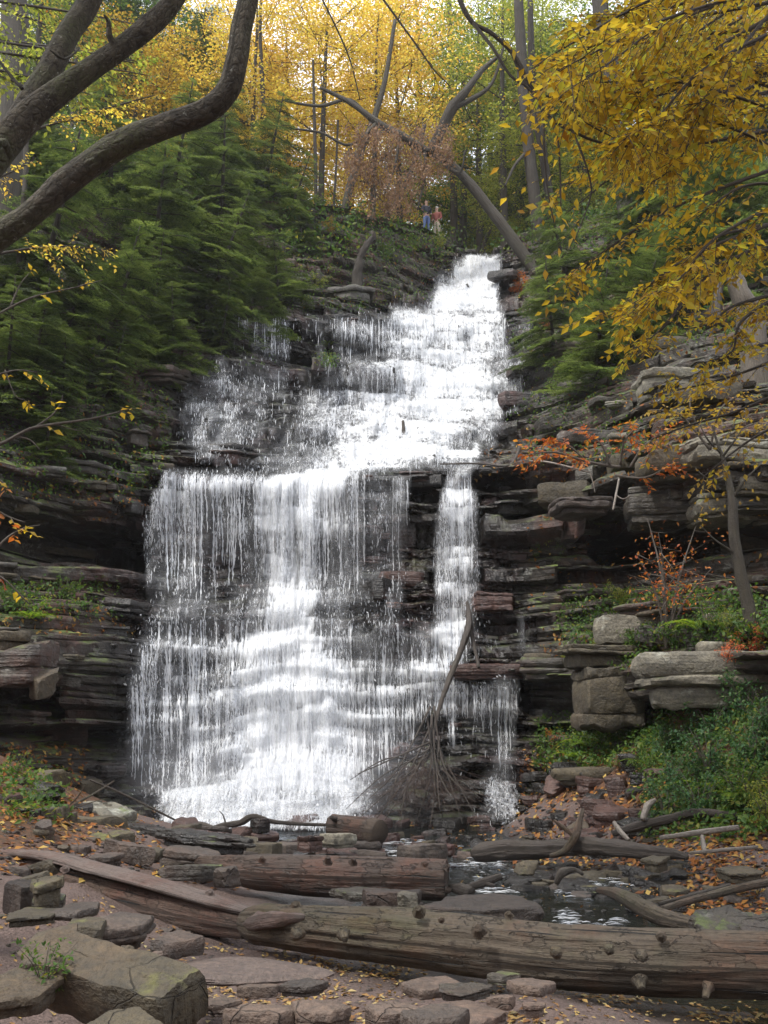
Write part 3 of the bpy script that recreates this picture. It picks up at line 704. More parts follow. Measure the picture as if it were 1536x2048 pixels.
# splash thrown up where the water lands
for q in range(3400):
    land = q % 5; u = rng.uniform(320, 745) if land else rng.uniform(970, 1035); v = (1625 if land else 1610) + rng.normal(0, 14) + 10 * math.sin(u * .05)
    if land == 2: u = rng.uniform(250, 1045); v = (1240, 1375, 1590)[q % 3] + rng.normal(0, 6)
    if float(density(u, min(v, 1650) - 15)) < .15: continue
    i = int(np.clip((v - sv[0]) / 3, 0, len(sv) - 1)); j = int(np.clip((u - su[0]) / 3, 0, len(su) - 1)); c = WP[i, j] + [0, -rng.uniform(.05, .6 if land != 2 else .2), rng.uniform(-.05, .22)]
    d_ = rdir(1)[0] * [1, .5, 1]; l_ = rng.uniform(.015, .06); w_ = rng.uniform(.006, .02)
    o1 = np.cross(d_, [0, 1, .2]); o1 = o1 / (np.linalg.norm(o1) + 1e-6) * w_
    tV.append(np.array([c - d_ * l_, c - o1, c + d_ * l_, c + o1])); tF.append(np.array([[0, 1, 2, 3]]) + tn); tn += 4
Vd = np.concatenate(tV); Fd = np.concatenate(tF)
obj('white_water_strands', make_mesh('white_water_strands', Vd, Fd), M['drops'], fall, kind='stuff')

# ================================================================== ROCKS
def _ico(sub):
    bm = bmesh.new(); bmesh.ops.create_icosphere(bm, subdivisions=sub, radius=1)
    V = np.array([v.co[:] for v in bm.verts]); F = np.array([[v.index for v in f.verts] for f in bm.faces]); bm.free(); return V, F
ICO = {k: _ico(k) for k in (2, 3, 4, 5)}
def rock_arrays(dims, seed, sub=3, nside=5, p=34, rough=.03, taper=.24, topt=.16, **kw):
    r = np.random.default_rng(seed); D, F = ICO[sub]
    a = np.sort(r.uniform(0, 2 * np.pi, nside) + 0) if nside > 7 else (np.arange(nside) + r.uniform(-.33, .33, nside)) * 2 * np.pi / nside + r.uniform(0, 6)
    n = [[r.normal(0, topt), r.normal(0, topt), 1], [r.normal(0, .06), r.normal(0, .06), -1]]; h = [1, 1]
    for t in a: n.append([math.cos(t), math.sin(t), r.normal(0, taper)]); h.append(r.uniform(.78, 1.05))
    for q_ in range(3): 
        t = r.uniform(0, 6.28); n.append([math.cos(t), math.sin(t), r.uniform(.5, 1.6) * (1 if q_ < 4 else -1)]); h.append(r.uniform(.92, 1.25))
    n = nrmz(np.array(n, float)); h = np.array(h)
    q = np.clip(D @ n.T / h, 1e-4, None)
    R = (q ** p).sum(1) ** (-1 / p)
    V = D * R[:, None]
    side = 1 - np.abs(V[:, 2]).clip(0, 1) ** 4
    lam = vnoise(V[:, 2] * 5 + seed, 0.3 + V[:, 0] * .3, V[:, 1] * .3, seed) * .028 * side
    nz = fbm(V[:, 0] * 2.2, V[:, 1] * 2.2, V[:, 2] * 2.2, seed, 5, .6) * rough * 1.7
    V = V * (1 + lam + nz)[:, None]
    S = np.array(dims) / 2
    V = V * S
    V[:, 2] += fbm(V[:, 0] / S[0] * 2.2, V[:, 1] / S[1] * 2.2, 0, seed + 3, 3) * .07 * min(S[2], .2)
    return V, F
def slab_arrays(dims, seed, nl=2, seg=64, nside=5, jag=.05, taper=0.0, face=False, **kw):
    """bedded slab: stacked beds with broken polygon outlines"""
    r = np.random.default_rng(seed); th = np.linspace(0, 2 * np.pi, seg, endpoint=False)
    a0 = (np.arange(nside) + r.uniform(-.3, .3, nside)) * 2 * np.pi / nside + r.uniform(0, 6); hk = r.uniform(.72, 1.0, nside)
    if face: a0 = (np.arange(nside) + r.uniform(-.1, .1, nside)) * 2 * np.pi / nside - np.pi / 2; hk = r.uniform(.86, 1.0, nside)
    q = np.clip(np.cos(th[:, None] - a0[None]) / hk, 1e-4, None); base = (q ** 26).sum(1) ** (-1 / 26.)
    base = np.minimum(base, 1.25)
    cuts = np.sort(r.uniform(.15, .85, nl - 1)); zb = np.concatenate([[0], cuts, [1]]) * 2 - 1
    rings = []
    def ring(sc, z, k, amp=1.0):
        R = base * sc * (1 + fbm(np.cos(th) * 2.2 + k * 3.1, np.sin(th) * 2.2, seed, seed, 4, .6) * jag * amp)
        rings.append((R, z))
    sc = r.uniform(.9, 1.04, nl); sc[0] *= r.uniform(.8, 1)
    for f in (.0, .35, .7): ring(sc[0] * f * .96, -1 if f else -1, 0)
    for k in range(nl):
        t = zb[k + 1] - zb[k]; tp = 1 - taper * (zb[k] + 1) / 2
        for f, q_ in ((.02, .955), (.14, .995), (.5, 1.01), (.86, .995), (.98, .95)): ring(sc[k] * q_ * tp, zb[k] + t * f, k)
    for f in (.75, .4, .0): ring(sc[-1] * f * (1 - taper) * .95, 1, nl - 1)
    tx, ty = r.normal(0, .1, 2)
    V = []
    for R, z in rings:
        x = np.cos(th) * R; y = np.sin(th) * R; zz = z + (z > 0) * (x * tx + y * ty) * 1.2 + fbm(x * 2.3, y * 2.3, z, seed, 4, .55) * .12 * (1 if abs(z) > .9 else .5)
        V.append(np.stack([x, y, zz], 1))
    V = np.concatenate(V) * (np.array(dims) / 2); m = np.linalg.norm(dims)
    V = V + np.stack([fbm(V[:, 0] / m * 14, V[:, 1] / m * 14, V[:, 2] / m * 30, seed + k, 3) for k in range(3)], 1) * .008 * m * np.array([1, 1, .6])
    return V, grid_faces(len(rings), seg, True)
def rock_mesh(name, dims, seed, mat, sub=3, **kw):
    p_ = kw.get('p', 34)
    if kw.get('face') or (p_ > 16 and dims[2] < .62 * max(dims[0], dims[1])):
        V, F = slab_arrays(dims, seed, jag=kw.get('jag', .05), nl=kw.get('nl', 1 + (seed % 3 if dims[2] > .1 else seed % 2)), face=kw.get('face', False), seg={2: 26, 3: 40, 4: 72, 5: 110}[sub], nside=kw.get('nside', 5))
        me = make_mesh(name, V, F, smooth=True); me.materials.append(mat); me.set_sharp_from_angle(angle=math.radians(32)); return me
    V, F = rock_arrays(dims, seed, sub, **kw)
    me = make_mesh(name, V, F, smooth=True); me.materials.append(mat)
    me.shade_flat() if sub <= 2 else me.set_sharp_from_angle(angle=math.radians(24 if sub < 5 else 20))
    return me
def setmat(o, mat):
    o.material_slots[0].link = 'OBJECT'; o.material_slots[0].material = mat

# individually placed rocks: name, u0, u1, v0, v1, depth D of the front, thickness-depth (m), rz deg, material, label
seedc = [100]
def rock(name, u0, u1, v0, v1, D, dep, rz, mat, label, cat='rock', tilt=(0, 0), group=None, sub=4, **kw):
    seedc[0] += 1
    W = PXM(D, u1 - u0); b = P((u0 + u1) / 2, v1, D)
    slope = -(P(768, v1, 1.0)[2] - CAMZ)
    Ht = PXM(D, v1 - v0) * 1.03
    H = max(.045, Ht - dep * max(0, slope) * .9)
    if v1 > 1940 and D < 6.4: dep *= .62
    me = rock_mesh(name, (W * 1.06, dep, H * 1.25), seedc[0], mat, sub, **kw)
    o = obj(name, me); o.location = (b[0], b[1] + dep / 2, b[2] + H * (.42 if v1 < 1940 else .25))
    o.rotation_euler = (math.radians(tilt[0]), math.radians(tilt[1]), math.radians(rz))
    return tag(o, label, cat, group)
fg, gr, pk, pl_, sl, ws, rd = (M[k] for k in ('fgrock', 'greyrock', 'pinkrock', 'palerock', 'slab', 'wetslab', 'redrock'))
# big brown slab, built in its own frame: long axis runs to the lower right
def oriented_slab(name, A, B, width, H, mat, label, tilt=0, roll=0, seed=0, nside=6, cat='stone slab', **kw):
    A, B = np.array(A), np.array(B); d = B - A; L = np.linalg.norm(d)
    me = rock_mesh(name, (L * 1.05, width, H), seed, mat, 5, nside=nside, rough=.02, taper=.1, topt=.05, **kw)
    o = obj(name, me); o.location = (A + B) / 2
    dv = Vector(d).normalized(); y = Vector((0, 0, 1)).cross(dv).normalized(); z_ = dv.cross(y)
    m = Matrix((dv, y, z_)).transposed().to_4x4()
    o.rotation_euler = (m @ Matrix.Rotation(math.radians(roll), 4, 'X')).to_euler()
    return tag(o, label, cat)
oriented_slab('stone_slab', P(70, 1918, 5.3), P(392, 2030, 4.9), .34, .25, fg, 'huge brown slab sloping to the lower right, largest stone beside the path', roll=24, seed=11, nside=4, face=True, nl=1, jag=.03)
oriented_slab('stone_slab', P(35, 1925, 5.3), P(155, 1868, 5.45), .24, .07, fg, 'thin brown flake of stone lying on the upper end of the huge brown slab', roll=14, seed=15, nside=5)
oriented_slab('stone_slab', P(-40, 1990, 4.9), P(128, 1984, 4.95), .42, .1, fg, 'flat slab with a dark front edge below the thin flake', roll=6, seed=17, nside=5)
oriented_slab('stone_slab', P(175, 2058, 4.6), P(330, 2085, 4.5), .3, .1, fg, 'brown slab under the front edge of the huge slab', roll=6, seed=21, nside=5)
rock('rock', 150, 275, 1836, 1902, 6.4, .5, -20, gr, 'grey wedge shaped rock with a notched dark front edge above the huge slab', tilt=(0, 8), nside=5)
rock('rock', -10, 52, 1762, 1826, 7.4, .5, 10, gr, 'dark grey block with a flat top at the foot of the split log')
rock('rock', 50, 108, 1760, 1812, 7.2, .3, 35, fg, 'pointed brown block standing beside the dark grey block', nside=5, taper=.35)
rock('rock', 85, 175, 1812, 1842, 6.9, .45, -8, gr, 'low grey rock with a rounded dark lip, right of the pointed block')
rock('rock', -15, 90, 1822, 1856, 6.7, .5, 5, fg, 'low brown slab leaning against the grey rock with the rounded lip')
rock('rock', 105, 190, 1838, 1885, 6.1, .45, 12, fg, 'brown ledge of rock above the thin flake')
rock('rock', 60, 110, 1795, 1830, 7.3, .3, -12, sl, 'dark wedge of rock below the pointed brown block', sub=3)
rock('rock', 292, 388, 1872, 1914, 6.3, .3, 4, gr, 'dark block of stone lying on the path with a lit right end')
rock('rock', 318, 560, 1892, 1972, 5.9, 1.05, 0, M['mound'], 'low smooth purple grey rock bulging out of the path', p=6, nside=8, rough=.02)
rock('rock', 240, 262, 1895, 1925, 5.6, .1, 30, fg, 'small pointed stone at the right end of the grey wedge rock', sub=3)
rock('rock', 302, 322, 1904, 1930, 5.6, .1, 60, gr, 'small upright stone in front of the dark block on the path', sub=3)
rock('rock', 463, 588, 1996, 2062, 4.9, .35, 3, pk, 'pinkish rounded block, left one of the two at the bottom of the path')
rock('rock', 586, 694, 1990, 2064, 4.9, .35, -6, pk, 'pinkish block with a slanting top, right one of the two bottom blocks')
rock('rock', 465, 556, 1978, 1994, 5.6, .25, 2, pk, 'thin flat stone behind the pinkish rounded block', sub=3)
rock('rock', 400, 470, 1995, 2030, 5.2, .3, 10, pk, 'low stone right of the huge slab end', sub=3)
rock('rock', 724, 845, 1990, 2058, 4.9, .4, 8, pk, 'flat pinkish stone right of the two pinkish blocks')
rock('rock', 560, 640, 1972, 1990, 5.7, .3, 8, gr, 'small flat stone half sunk in the path', sub=3)
rock('rock', 812, 925, 1958, 1996, 5.8, .55, -6, pk, 'thin flat slab on the path under the big knotty log')
rock('rock', 880, 985, 1968, 2002, 5.6, .4, 14, sl, 'dark edged slab jammed beside the thin flat slab')
rock('rock', 1020, 1112, 1958, 1990, 5.9, .4, -5, pk, 'pale angular slab at the right end of the slab cluster')
rock('rock', 985, 1036, 1942, 1966, 6.3, .2, 20, sl, 'small dark pyramid of rock touching the knotty log', sub=3, nside=4)
rock('rock', 975, 1032, 1984, 2016, 5.5, .2, 25, pk, 'small grey pink stone in front of the dark edged slab', sub=3)
rock('rock', 845, 1010, 1994, 2072, 4.9, .7, -10, pk, 'wide smooth pink slab at the bottom of the path')
rock('rock', 800, 952, 2002, 2066, 4.7, .35, 14, gr, 'brown slab tilted up against the wide pink slab')
rock('rock', 1048, 1092, 2008, 2030, 5.1, .15, 0, pk, 'small loose stone right of the wide pink slab', sub=3)
rock('rock', 835, 1112, 1792, 1852, 8.6, 1.0, -4, gr, 'long flat slab between the knotty log and the stream', nside=5)
rock('rock', 730, 845, 1780, 1824, 8.9, .5, 6, gr, 'pale flat slab behind the knotty log')
rock('rock', 670, 800, 1776, 1802, 9.6, .5, 0, sl, 'dark thin slab under the sawn middle log')
rock('rock', 796, 833, 1786, 1816, 8.6, .2, 30, pl_, 'small pale wedge between the flat slabs', sub=3)
rock('boulder', 44, 205, 1636, 1708, 13.2, .9, 0, fg, 'big mossy brown triangular boulder on the left bank', 'boulder', nside=4, taper=.6, topt=.3)
rock('boulder', 142, 252, 1618, 1672, 14.2, .7, 0, pl_, 'pale grey pointed boulder behind the mossy triangular boulder', 'boulder', nside=5, taper=.5, topt=.35)
rock('boulder', 10, 62, 1678, 1710, 12.2, .4, 0, fg, 'rounded brown stone left of the mossy triangular boulder', 'boulder', p=6, sub=3)
rock('boulder', 150, 215, 1670, 1715, 12.6, .5, 0, fg, 'rounded reddish boulder at the foot of the mossy triangular boulder', 'boulder', p=8)
oriented_slab('stone_slab', P(222, 1660, 14.5), P(325, 1675, 13.8), .35, .25, ws, 'dark wet stone bar below the pale pointed boulder', seed=31)
oriented_slab('stone_slab', P(315, 1675, 13.6), P(498, 1693, 13.2), .4, .22, ws, 'dark wet slab leading from the stone bar to the stream', seed=32)
oriented_slab('stone_slab', P(185, 1690, 12.3), P(325, 1718, 11.6), .3, .2, gr, 'long reddish slab running down to the right from the triangular boulder', seed=33)
oriented_slab('stone_slab', P(330, 1705, 11.8), P(440, 1716, 11.8), .5, .12, gr, 'flat brown slab above the left end of the middle log', seed=34)
oriented_slab('stone_slab', P(180, 1725, 11.2), P(245, 1712, 11.5), .3, .1, gr, 'flat stone resting above the split log', seed=35)
oriented_slab('stone_slab', P(318, 1748, 10.4), P(465, 1742, 10.6), .3, .14, sl, 'dark jagged slab behind the split log', seed=36)
oriented_slab('stone_slab', P(130, 1700, 12), P(185, 1702, 12), .3, .1, gr, 'small flat slab below the triangular boulder', seed=37)
rock('rock', 425, 465, 1738, 1772, 9.7, .2, 30, gr, 'small leaning grey stone at the left end of the middle log', sub=3, nside=4)
rock('rock', 498, 540, 1640, 1662, 16.6, .3, 0, ws, 'dark stone under the bent driftwood branch', sub=3)
rock('rock', 640, 705, 1668, 1694, 14.6, .5, 0, pl_, 'flat pale topped stone below the cut log stub', sub=3)
rock('rock', 592, 642, 1674, 1702, 14.2, .4, 10, rd, 'reddish sloping stone left of the flat pale topped stone', sub=3)
rock('rock', 1034, 1078, 1722, 1748, 12.2, .25, 0, fg, 'round mossy olive stone in the stream', p=6, sub=3, group=None)
rock('rock', 1296, 1348, 1716, 1742, 12.4, .4, 0, fg, 'mossy triangular stone in the stream near the right bank', nside=4, taper=.5, sub=3)
rock('rock', 870, 915, 1690, 1712, 14.0, .4, 0, ws, 'dark flat stone above the end of the middle log', sub=3)
rock('rock', 793, 900, 1690, 1724, 12.8, .5, 0, gr, 'brown wet rock behind the right end of the middle log', sub=3)
rock('rock', 1455, 1540, 1738, 1765, 11.2, .5, 0, fg, 'mossy flat rock at the edge of the right bank', sub=3)
for i, (A, B) in enumerate([((1375, 1862, 8.2), (1450, 1822, 8.6)), ((1405, 1868, 8.2), (1485, 1830, 8.5)), ((1440, 1872, 8.1), (1530, 1838, 8.4)), ((1480, 1876, 8.0), (1570, 1850, 8.2))]):
    oriented_slab('stone_slab', P(*A), P(*B), .3, .09, sl, ['first', 'second', 'third', 'fourth'][i] + ' of four dark slabs tilted in a row, counted from the stream', seed=40 + i, roll=25)
# boulders standing out of the banks and ledges
rock('boulder', -80, 76, 1294, 1356, 16.8, 1.2, 0, sl, 'grey brown block jutting out at the left edge beside the falls', 'boulder', nside=4, face=True, nl=2)
rock('boulder', 48, 92, 1345, 1388, 16.9, .5, 10, fg, 'small block wedged under the jutting block on the left', 'boulder', sub=3)
rock('boulder', -40, 40, 1262, 1292, 16.9, .8, 0, fg, 'thin layered block lying on top of the jutting block', 'boulder', sub=3)
def tan_boulder(u0, u1, v0, v1, D, dep, mat, label, **kw):
    kw['nside'] = 4; kw['face'] = True; kw.setdefault('nl', 3); return rock('boulder', u0 - 4, u1 + 4, v0, v1, D, dep, 0, mat, label, 'boulder', **kw)
tan_boulder(1308, 1640, 1308, 1394, 15.7, 1.6, pl_, 'big pale slab boulder overhanging the green bank at the right edge', tilt=(0, -1))
tan_boulder(1400, 1660, 1282, 1312, 16.2, 1.5, pl_, 'long grey bed of rock lying on top of the big pale slab boulder', nl=1)
tan_boulder(1176, 1296, 1342, 1436, 18.0, 1.3, fg, 'square brown block hanging over the dark hollow', nside=5)
tan_boulder(1140, 1290, 1290, 1326, 18.2, 1.2, fg, 'flat brown ledge block above the square brown block')
tan_boulder(1385, 1640, 868, 912, 18.3, 1.8, pl_, 'pale layered ledge block above the sapling top', tilt=(0, 5))
tan_boulder(1400, 1640, 978, 1024, 18.9, 1.5, pl_, 'grey block below the pale layered ledge block')
tan_boulder(1120, 1225, 992, 1018, 20.3, 1.2, gr, 'brown grey block on the ledge right of the narrow fall')
tan_boulder(1270, 1400, 972, 1030, 19.9, 1.2, sl, 'dark layered block behind the ledge shrub')
tan_boulder(955, 1028, 1188, 1214, 22.4, .9, rd, 'rounded red brown rock right of the narrow fall', p=10)
tan_boulder(815, 940, 940, 958, 24.0, 1.2, rd, 'red topped rock between the two streams of the lower fall')
tan_boulder(905, 1050, 1328, 1352, 21.3, .9, rd, 'flat red ledge rock with water dripping off its edge')
tan_boulder(1290, 1440, 735, 785, 22.2, 1.4, pl_, 'pale sloping rock behind the yellow leaves')

# slabs that stand out of the layered cliff
def unit_slab(name, seed, mat, nl, seg=30, nside=5):
    V, F = slab_arrays((1, 1, 1), seed, nl, seg, nside, .07); me = make_mesh(name, V, F, smooth=True); me.materials.append(mat); me.set_sharp_from_angle(angle=math.radians(32)); return me
base_slabs = [unit_slab('rock_slab', 500 + k, sl, 1 + k % 3, 34, 4 + k % 3) for k in range(12)]
cnt = 0
while cnt < 285:
    u, v = rng.uniform(-40, 1576), rng.uniform(430, 1640)
    h = hit(u, v, BVC)
    if h[0] is None: continue
    dn = float(density(u, v)); p = h[0]
    if dn > .55: continue
    if 1100 < v and p.y < 16.5: continue
    g = gz(p.x, p.y)
    if p.z < g - .1: continue
    W = float(np.clip(rng.lognormal(math.log(.75), .45), .3, 1.9)); T = W * rng.uniform(.12, .34)
    if dn > .05: W *= .7; T *= .8
    o = obj('rock_slab', base_slabs[rng.integers(12)], parent=cliff)
    o.location = (p.x, p.y + W * .16, p.z); o.scale = (W, W * rng.uniform(.6, .9), T)
    o.rotation_euler = (rng.normal(0, .05), .02 + rng.normal(0, .05), rng.normal(0, .35))
    w_ = max(float(density(u + a, v)) for a in (-60, -25, 0, 25, 60))
    r = rng.random()
    setmat(o, (rd if r < .06 else ws) if (w_ > .05 or (340 < u < 1060 and v > 900)) else (pl_ if r < .16 and u > 1150 else fg if r < .4 else sl))
    cnt += 1

# stones of the stream bed and the shore, each one lying where it was washed
stone_base = {}
for key, mat in (('wet', ws), ('red', rd), ('brown', fg), ('grey', gr), ('pink', pk)):
    stone_base[key] = [unit_slab('stone', 700 + k, mat, 1 + k % 2, 26, 4 + k % 3) if k < 4 else rock_mesh('stone', (1, 1, 1), 700 + k, mat, 3, nside=5, p=14, taper=.3, topt=.25) for k in range(5)]
def stones(n, ub, vb, size, keys, label, group, flat=(.25, .55), avoid=None):
    c = 0; tries = 0
    while c < n and tries < n * 20:
        tries += 1
        u, v = rng.uniform(*ub), rng.uniform(*vb); h = hit(u, v)
        if h[0] is None or h[0].y > 21: continue
        p = h[0]; zz = max(p.z, wlevel(p.y) - .02); s = PXM(p.y, rng.uniform(*size))
        k = keys[rng.integers(len(keys))]
        o = obj('stone', stone_base[k][rng.integers(5)]); f = rng.uniform(*flat)
        o.scale = (s, s * rng.uniform(.6, 1), s * f); o.location = (p.x, p.y, zz + s * f * .12)
        o.rotation_euler = (rng.normal(0, .12), rng.normal(0, .12), rng.uniform(0, 6.28)); tag(o, label, 'stone', group); c += 1
stones(54, (760, 1300), (1655, 1720), (20, 70), ['wet', 'wet', 'red', 'brown'], 'wet dark stone in the shallow pool right of the cut log stub', 'stones of the shallow pool')
stones(24, (990, 1330), (1755, 1850), (45, 110), ['wet', 'wet', 'brown'], 'flat wet stone breaking the open water of the stream', 'flat stones in the open water', flat=(.15, .3))
stones(40, (930, 1500), (1720, 1850), (20, 75), ['wet', 'wet', 'brown', 'grey'], 'wet stone in the riffles of the stream behind the knotty log', 'stones of the riffles')
stones(40, (330, 760), (1662, 1730), (24, 85), ['wet', 'grey', 'brown', 'red'], 'flat stone on the rocky shelf between the falls and the middle log', 'stones of the rocky shelf')
stones(26, (20, 480), (1665, 1780), (20, 80), ['grey', 'brown'], 'brown stone between the left boulders and the split log', 'stones behind the split log')
stones(26, (0, 420), (1800, 1960), (8, 26), ['brown', 'grey'], 'small brown stone lying about the big foreground slabs', 'small stones round the big slabs')
stones(30, (400, 1300), (1930, 2046), (6, 20), ['pink', 'grey'], 'small pinkish stone lying loose on the dirt path', 'loose stones on the path')
stones(40, (1060, 1330), (1530, 1660), (26, 80), ['wet', 'red', 'wet'], 'dark wet rock lying on the leafy slope right of the falls', 'rocks of the leafy slope')
stones(18, (0, 240), (1560, 1640), (24, 70), ['wet', 'brown'], 'dark rock in the leaf litter of the left bank', 'rocks of the left bank')
# pebbles and grit: too many to count
mb = MB(); tv, tf = rock_arrays((1, 1, .5), 901, 2, p=8)
n = 2600; X = rng.uniform(-2.6, 4.2, n); Y = rng.uniform(4.0, 9.5, n); sz = rng.lognormal(math.log(.02), .45, n)
Z = gz(X, Y); k = Z > -.12; X, Y, Z, sz = X[k], Y[k], Z[k], sz[k]
an = rng.uniform(0, 6.28, len(X)); Mx = np.zeros((len(X), 3, 3)); Mx[:, 0, 0] = np.cos(an) * sz; Mx[:, 0, 1] = -np.sin(an) * sz * .7; Mx[:, 1, 0] = np.sin(an) * sz; Mx[:, 1, 1] = np.cos(an) * sz * .7; Mx[:, 2, 2] = sz * .8
stamp(mb, tv, tf, Mx, np.stack([X, Y, Z + .001], -1))
o = obj('gravel', mb.mesh('gravel', False), gr); tag(o, 'scattered grit and small chips of stone on the dirt path', 'gravel', kind='stuff')

mb = MB(); n = 0
tvs = [rock_arrays((1, 1, .45), 920 + k, 2, p=14) for k in range(4)]
for (u0, u1, v0, v1, m_) in [(330, 1536, 1655, 1760, 700), (930, 1536, 1740, 1860, 420), (0, 330, 1640, 1760, 200), (1040, 1330, 1500, 1680, 260)]:
    Ls = []; Ms = []
    for _ in range(m_):
        u, v = rng.uniform(u0, u1), rng.uniform(v0, v1); h = hit(u, v)
        if h[0] is None or h[0].y > 21: continue
        a_ = rng.uniform(0, 6.28); sz = PXM(h[0].y, rng.uniform(5, 17)); c_, s_ = math.cos(a_), math.sin(a_)
        Ls.append((h[0].x, h[0].y, max(h[0].z, wlevel(h[0].y) - .01) + sz * .05)); Ms.append([[c_ * sz, -s_ * sz * .7, 0], [s_ * sz, c_ * sz * .7, 0], [0, 0, sz * .8]])
    q = len(Ls) // 4
    for k in range(4): stamp(mb, tvs[k][0], tvs[k][1], np.array(Ms[k * q:(k + 1) * q]), np.array(Ls[k * q:(k + 1) * q]))
o = obj('rubble', mb.mesh('rubble', False), ws); tag(o, 'wet rubble of small dark stones filling the stream bed and banks', 'rubble', kind='stuff')

# ================================================================== LOGS AND DRIFTWOOD
M['log'] = bark_material('weathered_log_wood', (.062, .046, .032), (.14, .108, .075), .5, .85, 1.0, red=(.115, .062, .038), peel=.6)
M['splitlog'] = bark_material('split_red_wood', (.06, .034, .024), (.12, .072, .05), .1, .8, .8, red=(.11, .045, .03), peel=.5)
M['plank'] = bark_material('pale_split_wood', (.11, .08, .068), (.19, .145, .125), .0, .85, .8, red=(.12, .06, .046))
M['wetlog'] = bark_material('wet_brown_log', (.045, .028, .021), (.095, .06, .042), .1, .55, 1.0, red=(.12, .045, .025), peel=.6)
M['darkwood'] = bark_material('dark_driftwood', (.032, .023, .018), (.07, .053, .042), .1, .7, 1.2)
M['palewood'] = bark_material('pale_bare_stick', (.2, .17, .14), (.33, .29, .25), .0, .8, 2)
M['endgrain'] = bark_material('log_end_grain', (.05, .035, .025), (.12, .085, .06), 0, .9, 2)
def pxpts(L): return np.array([P(u, v, D) for u, v, D, r in L]), np.array([PXM(D, r) for u, v, D, r in L])
def log_thing(name, L, mat, label, cat, seg=28, rough=.05, seed=0, nsub=10, group=None, body='trunk', **kw):
    pts, rad = pxpts(L); V, F, uv = tube(pts, rad, seg, rough, seed, nsub, ridge=.09, **kw)
    c = pts.mean(0); t = empty(name, c, label, cat, group)
    o = obj(body, make_mesh(body, V - c, F, uv), mat, t); return t, c, pts, rad
def knot(t, c, u, v, D, du, dv, r, L, mat, Dend=None, taper=.75):
    a = P(u, v, D); b = P(u + du * .55, v + dv * .55, (Dend if Dend else D - L * .5))
    V, F, uv = tube([a + (a - b) * .3, a, a * .35 + b * .65, b], np.array([1.75, 1.3, .9, taper * 1.05]) * PXM(D, r) * .72, 14, .2, int(u), 4, lump=1)
    return obj('knot', make_mesh('knot', V - c, F, uv), mat, t)
big, bc, bp_, br_ = log_thing('fallen_log', [(492, 1842, 8.75, 20), (520, 1848, 8.6, 36), (600, 1856, 8.3, 40), (768, 1873, 7.9, 49), (930, 1890, 7.65, 53), (1100, 1909, 7.4, 54), (1300, 1922, 7.15, 56), (1536, 1930, 6.95, 57), (1800, 1943, 6.7, 56)], M['log'], 'huge knotty fallen log lying across the front of the scene', 'log', 72, .05, 3, 34, lump=.7)
D0 = 7.5
for (u, v, D, du, dv, r, L) in [(595, 1868, 7.95, 3, 8, 11, .12), (688, 1868, 7.7, 2, 20, 11, .16), (838, 1822, 7.6, -2, -10, 10, .1), (958, 1860, 7.25, -4, -6, 13, .1), (883, 1839, 7.4, 0, -2, 5, .05), (1018, 1830, 7.5, 0, -8, 7, .04), (1112, 1906, 7.05, 0, 2, 9, .07), (1218, 1899, 6.95, 2, 3, 8, .07), (1282, 1912, 6.85, 0, 10, 10, .1), (1322, 1872, 6.95, 0, -4, 8, .08), (1280, 1965, 6.95, 6, 24, 12, .1), (1415, 1978, 6.85, -8, 34, 10, .12), (985, 1938, 7.5, -14, 10, 9, .08), (590, 1812, 8.3, 0, -10, 10, .05)]:
    knot(big, bc, u, v, D, du, dv, r, L, M['log'])
V, F, uv = tube([P(492, 1842, 8.85), P(505, 1846, 8.5), P(560, 1838, 8.2), P(610, 1835, 8.1)], np.array([.03, .07, .06, .02]), 8, .3, 5, 4); obj('splintered_end', make_mesh('splintered_end', V - bc, F, uv), M['plank'], big)
spl, sc_, _, _ = log_thing('split_log', [(-260, 1706, 11.8, 34), (-60, 1733, 11.0, 37), (60, 1752, 10.6, 38), (180, 1782, 10.1, 38), (300, 1812, 9.6, 35), (420, 1839, 9.05, 27), (500, 1855, 8.7, 20)], M['splitlog'], 'long split reddish trunk sloping down from the left bank', 'log', 36, .07, 8, 20, lump=.35)
V, F, uv = tube([P(-40, 1703, 10.9), P(80, 1710, 10.5), P(200, 1738, 10.0), (P(330, 1773, 9.45)), P(440, 1806, 9.0), P(516, 1828, 8.65)], np.array([.1, .16, .17, .16, .14, .05]), 28, .1, 14, 18, flat=.26, lump=.4, ridge=.12)
obj('split_plank', make_mesh('split_plank', V - sc_, F, uv), M['plank'], spl)
for (u, v, D) in [(130, 1738, 9.9), (420, 1785, 9.1)]: knot(spl, sc_, u, v, D, 0, -5, 7, .03, M['plank'])
mid, mc, _, _ = log_thing('fallen_log', [(398, 1727, 11.6, 13), (440, 1733, 11.4, 20), (520, 1745, 11.1, 31), (650, 1752, 10.9, 36), (780, 1756, 10.75, 38), (893, 1760, 10.65, 38)], M['wetlog'], 'wet brown log in the middle with its broken end over the stream', 'log', 36, .045, 21, 20, lump=.5)
for (u, v, D, du, dv, r, L) in [(524, 1720, 10.75, 0, -10, 6, .05), (655, 1722, 10.55, 2, -14, 8, .06), (706, 1724, 10.5, 3, -12, 7, .06), (850, 1728, 10.55, 0, -4, 6, .03), (893, 1735, 10.5, 8, -8, 7, .03), (895, 1780, 10.5, 14, 2, 7, .03)]: knot(mid, mc, u, v, D, du, dv, r, L, M['wetlog'])
stub, stc, _, _ = log_thing('log_stub', [(664, 1652, 16.8, 21), (700, 1655, 16.6, 22), (745, 1663, 16.3, 23)], M['wetlog'], 'short thick cut log with a dark round end at the foot of the falls', 'log', 24, .04, 25, 8)
a, b = P(744, 1663, 16.32), P(760, 1665, 16.2)
V, F, uv = tube([a, b], [.2, .185], 20, .08, 2, 2); obj('cut_end', make_mesh('cut_end', V - stc, F, uv), M['endgrain'], stub)
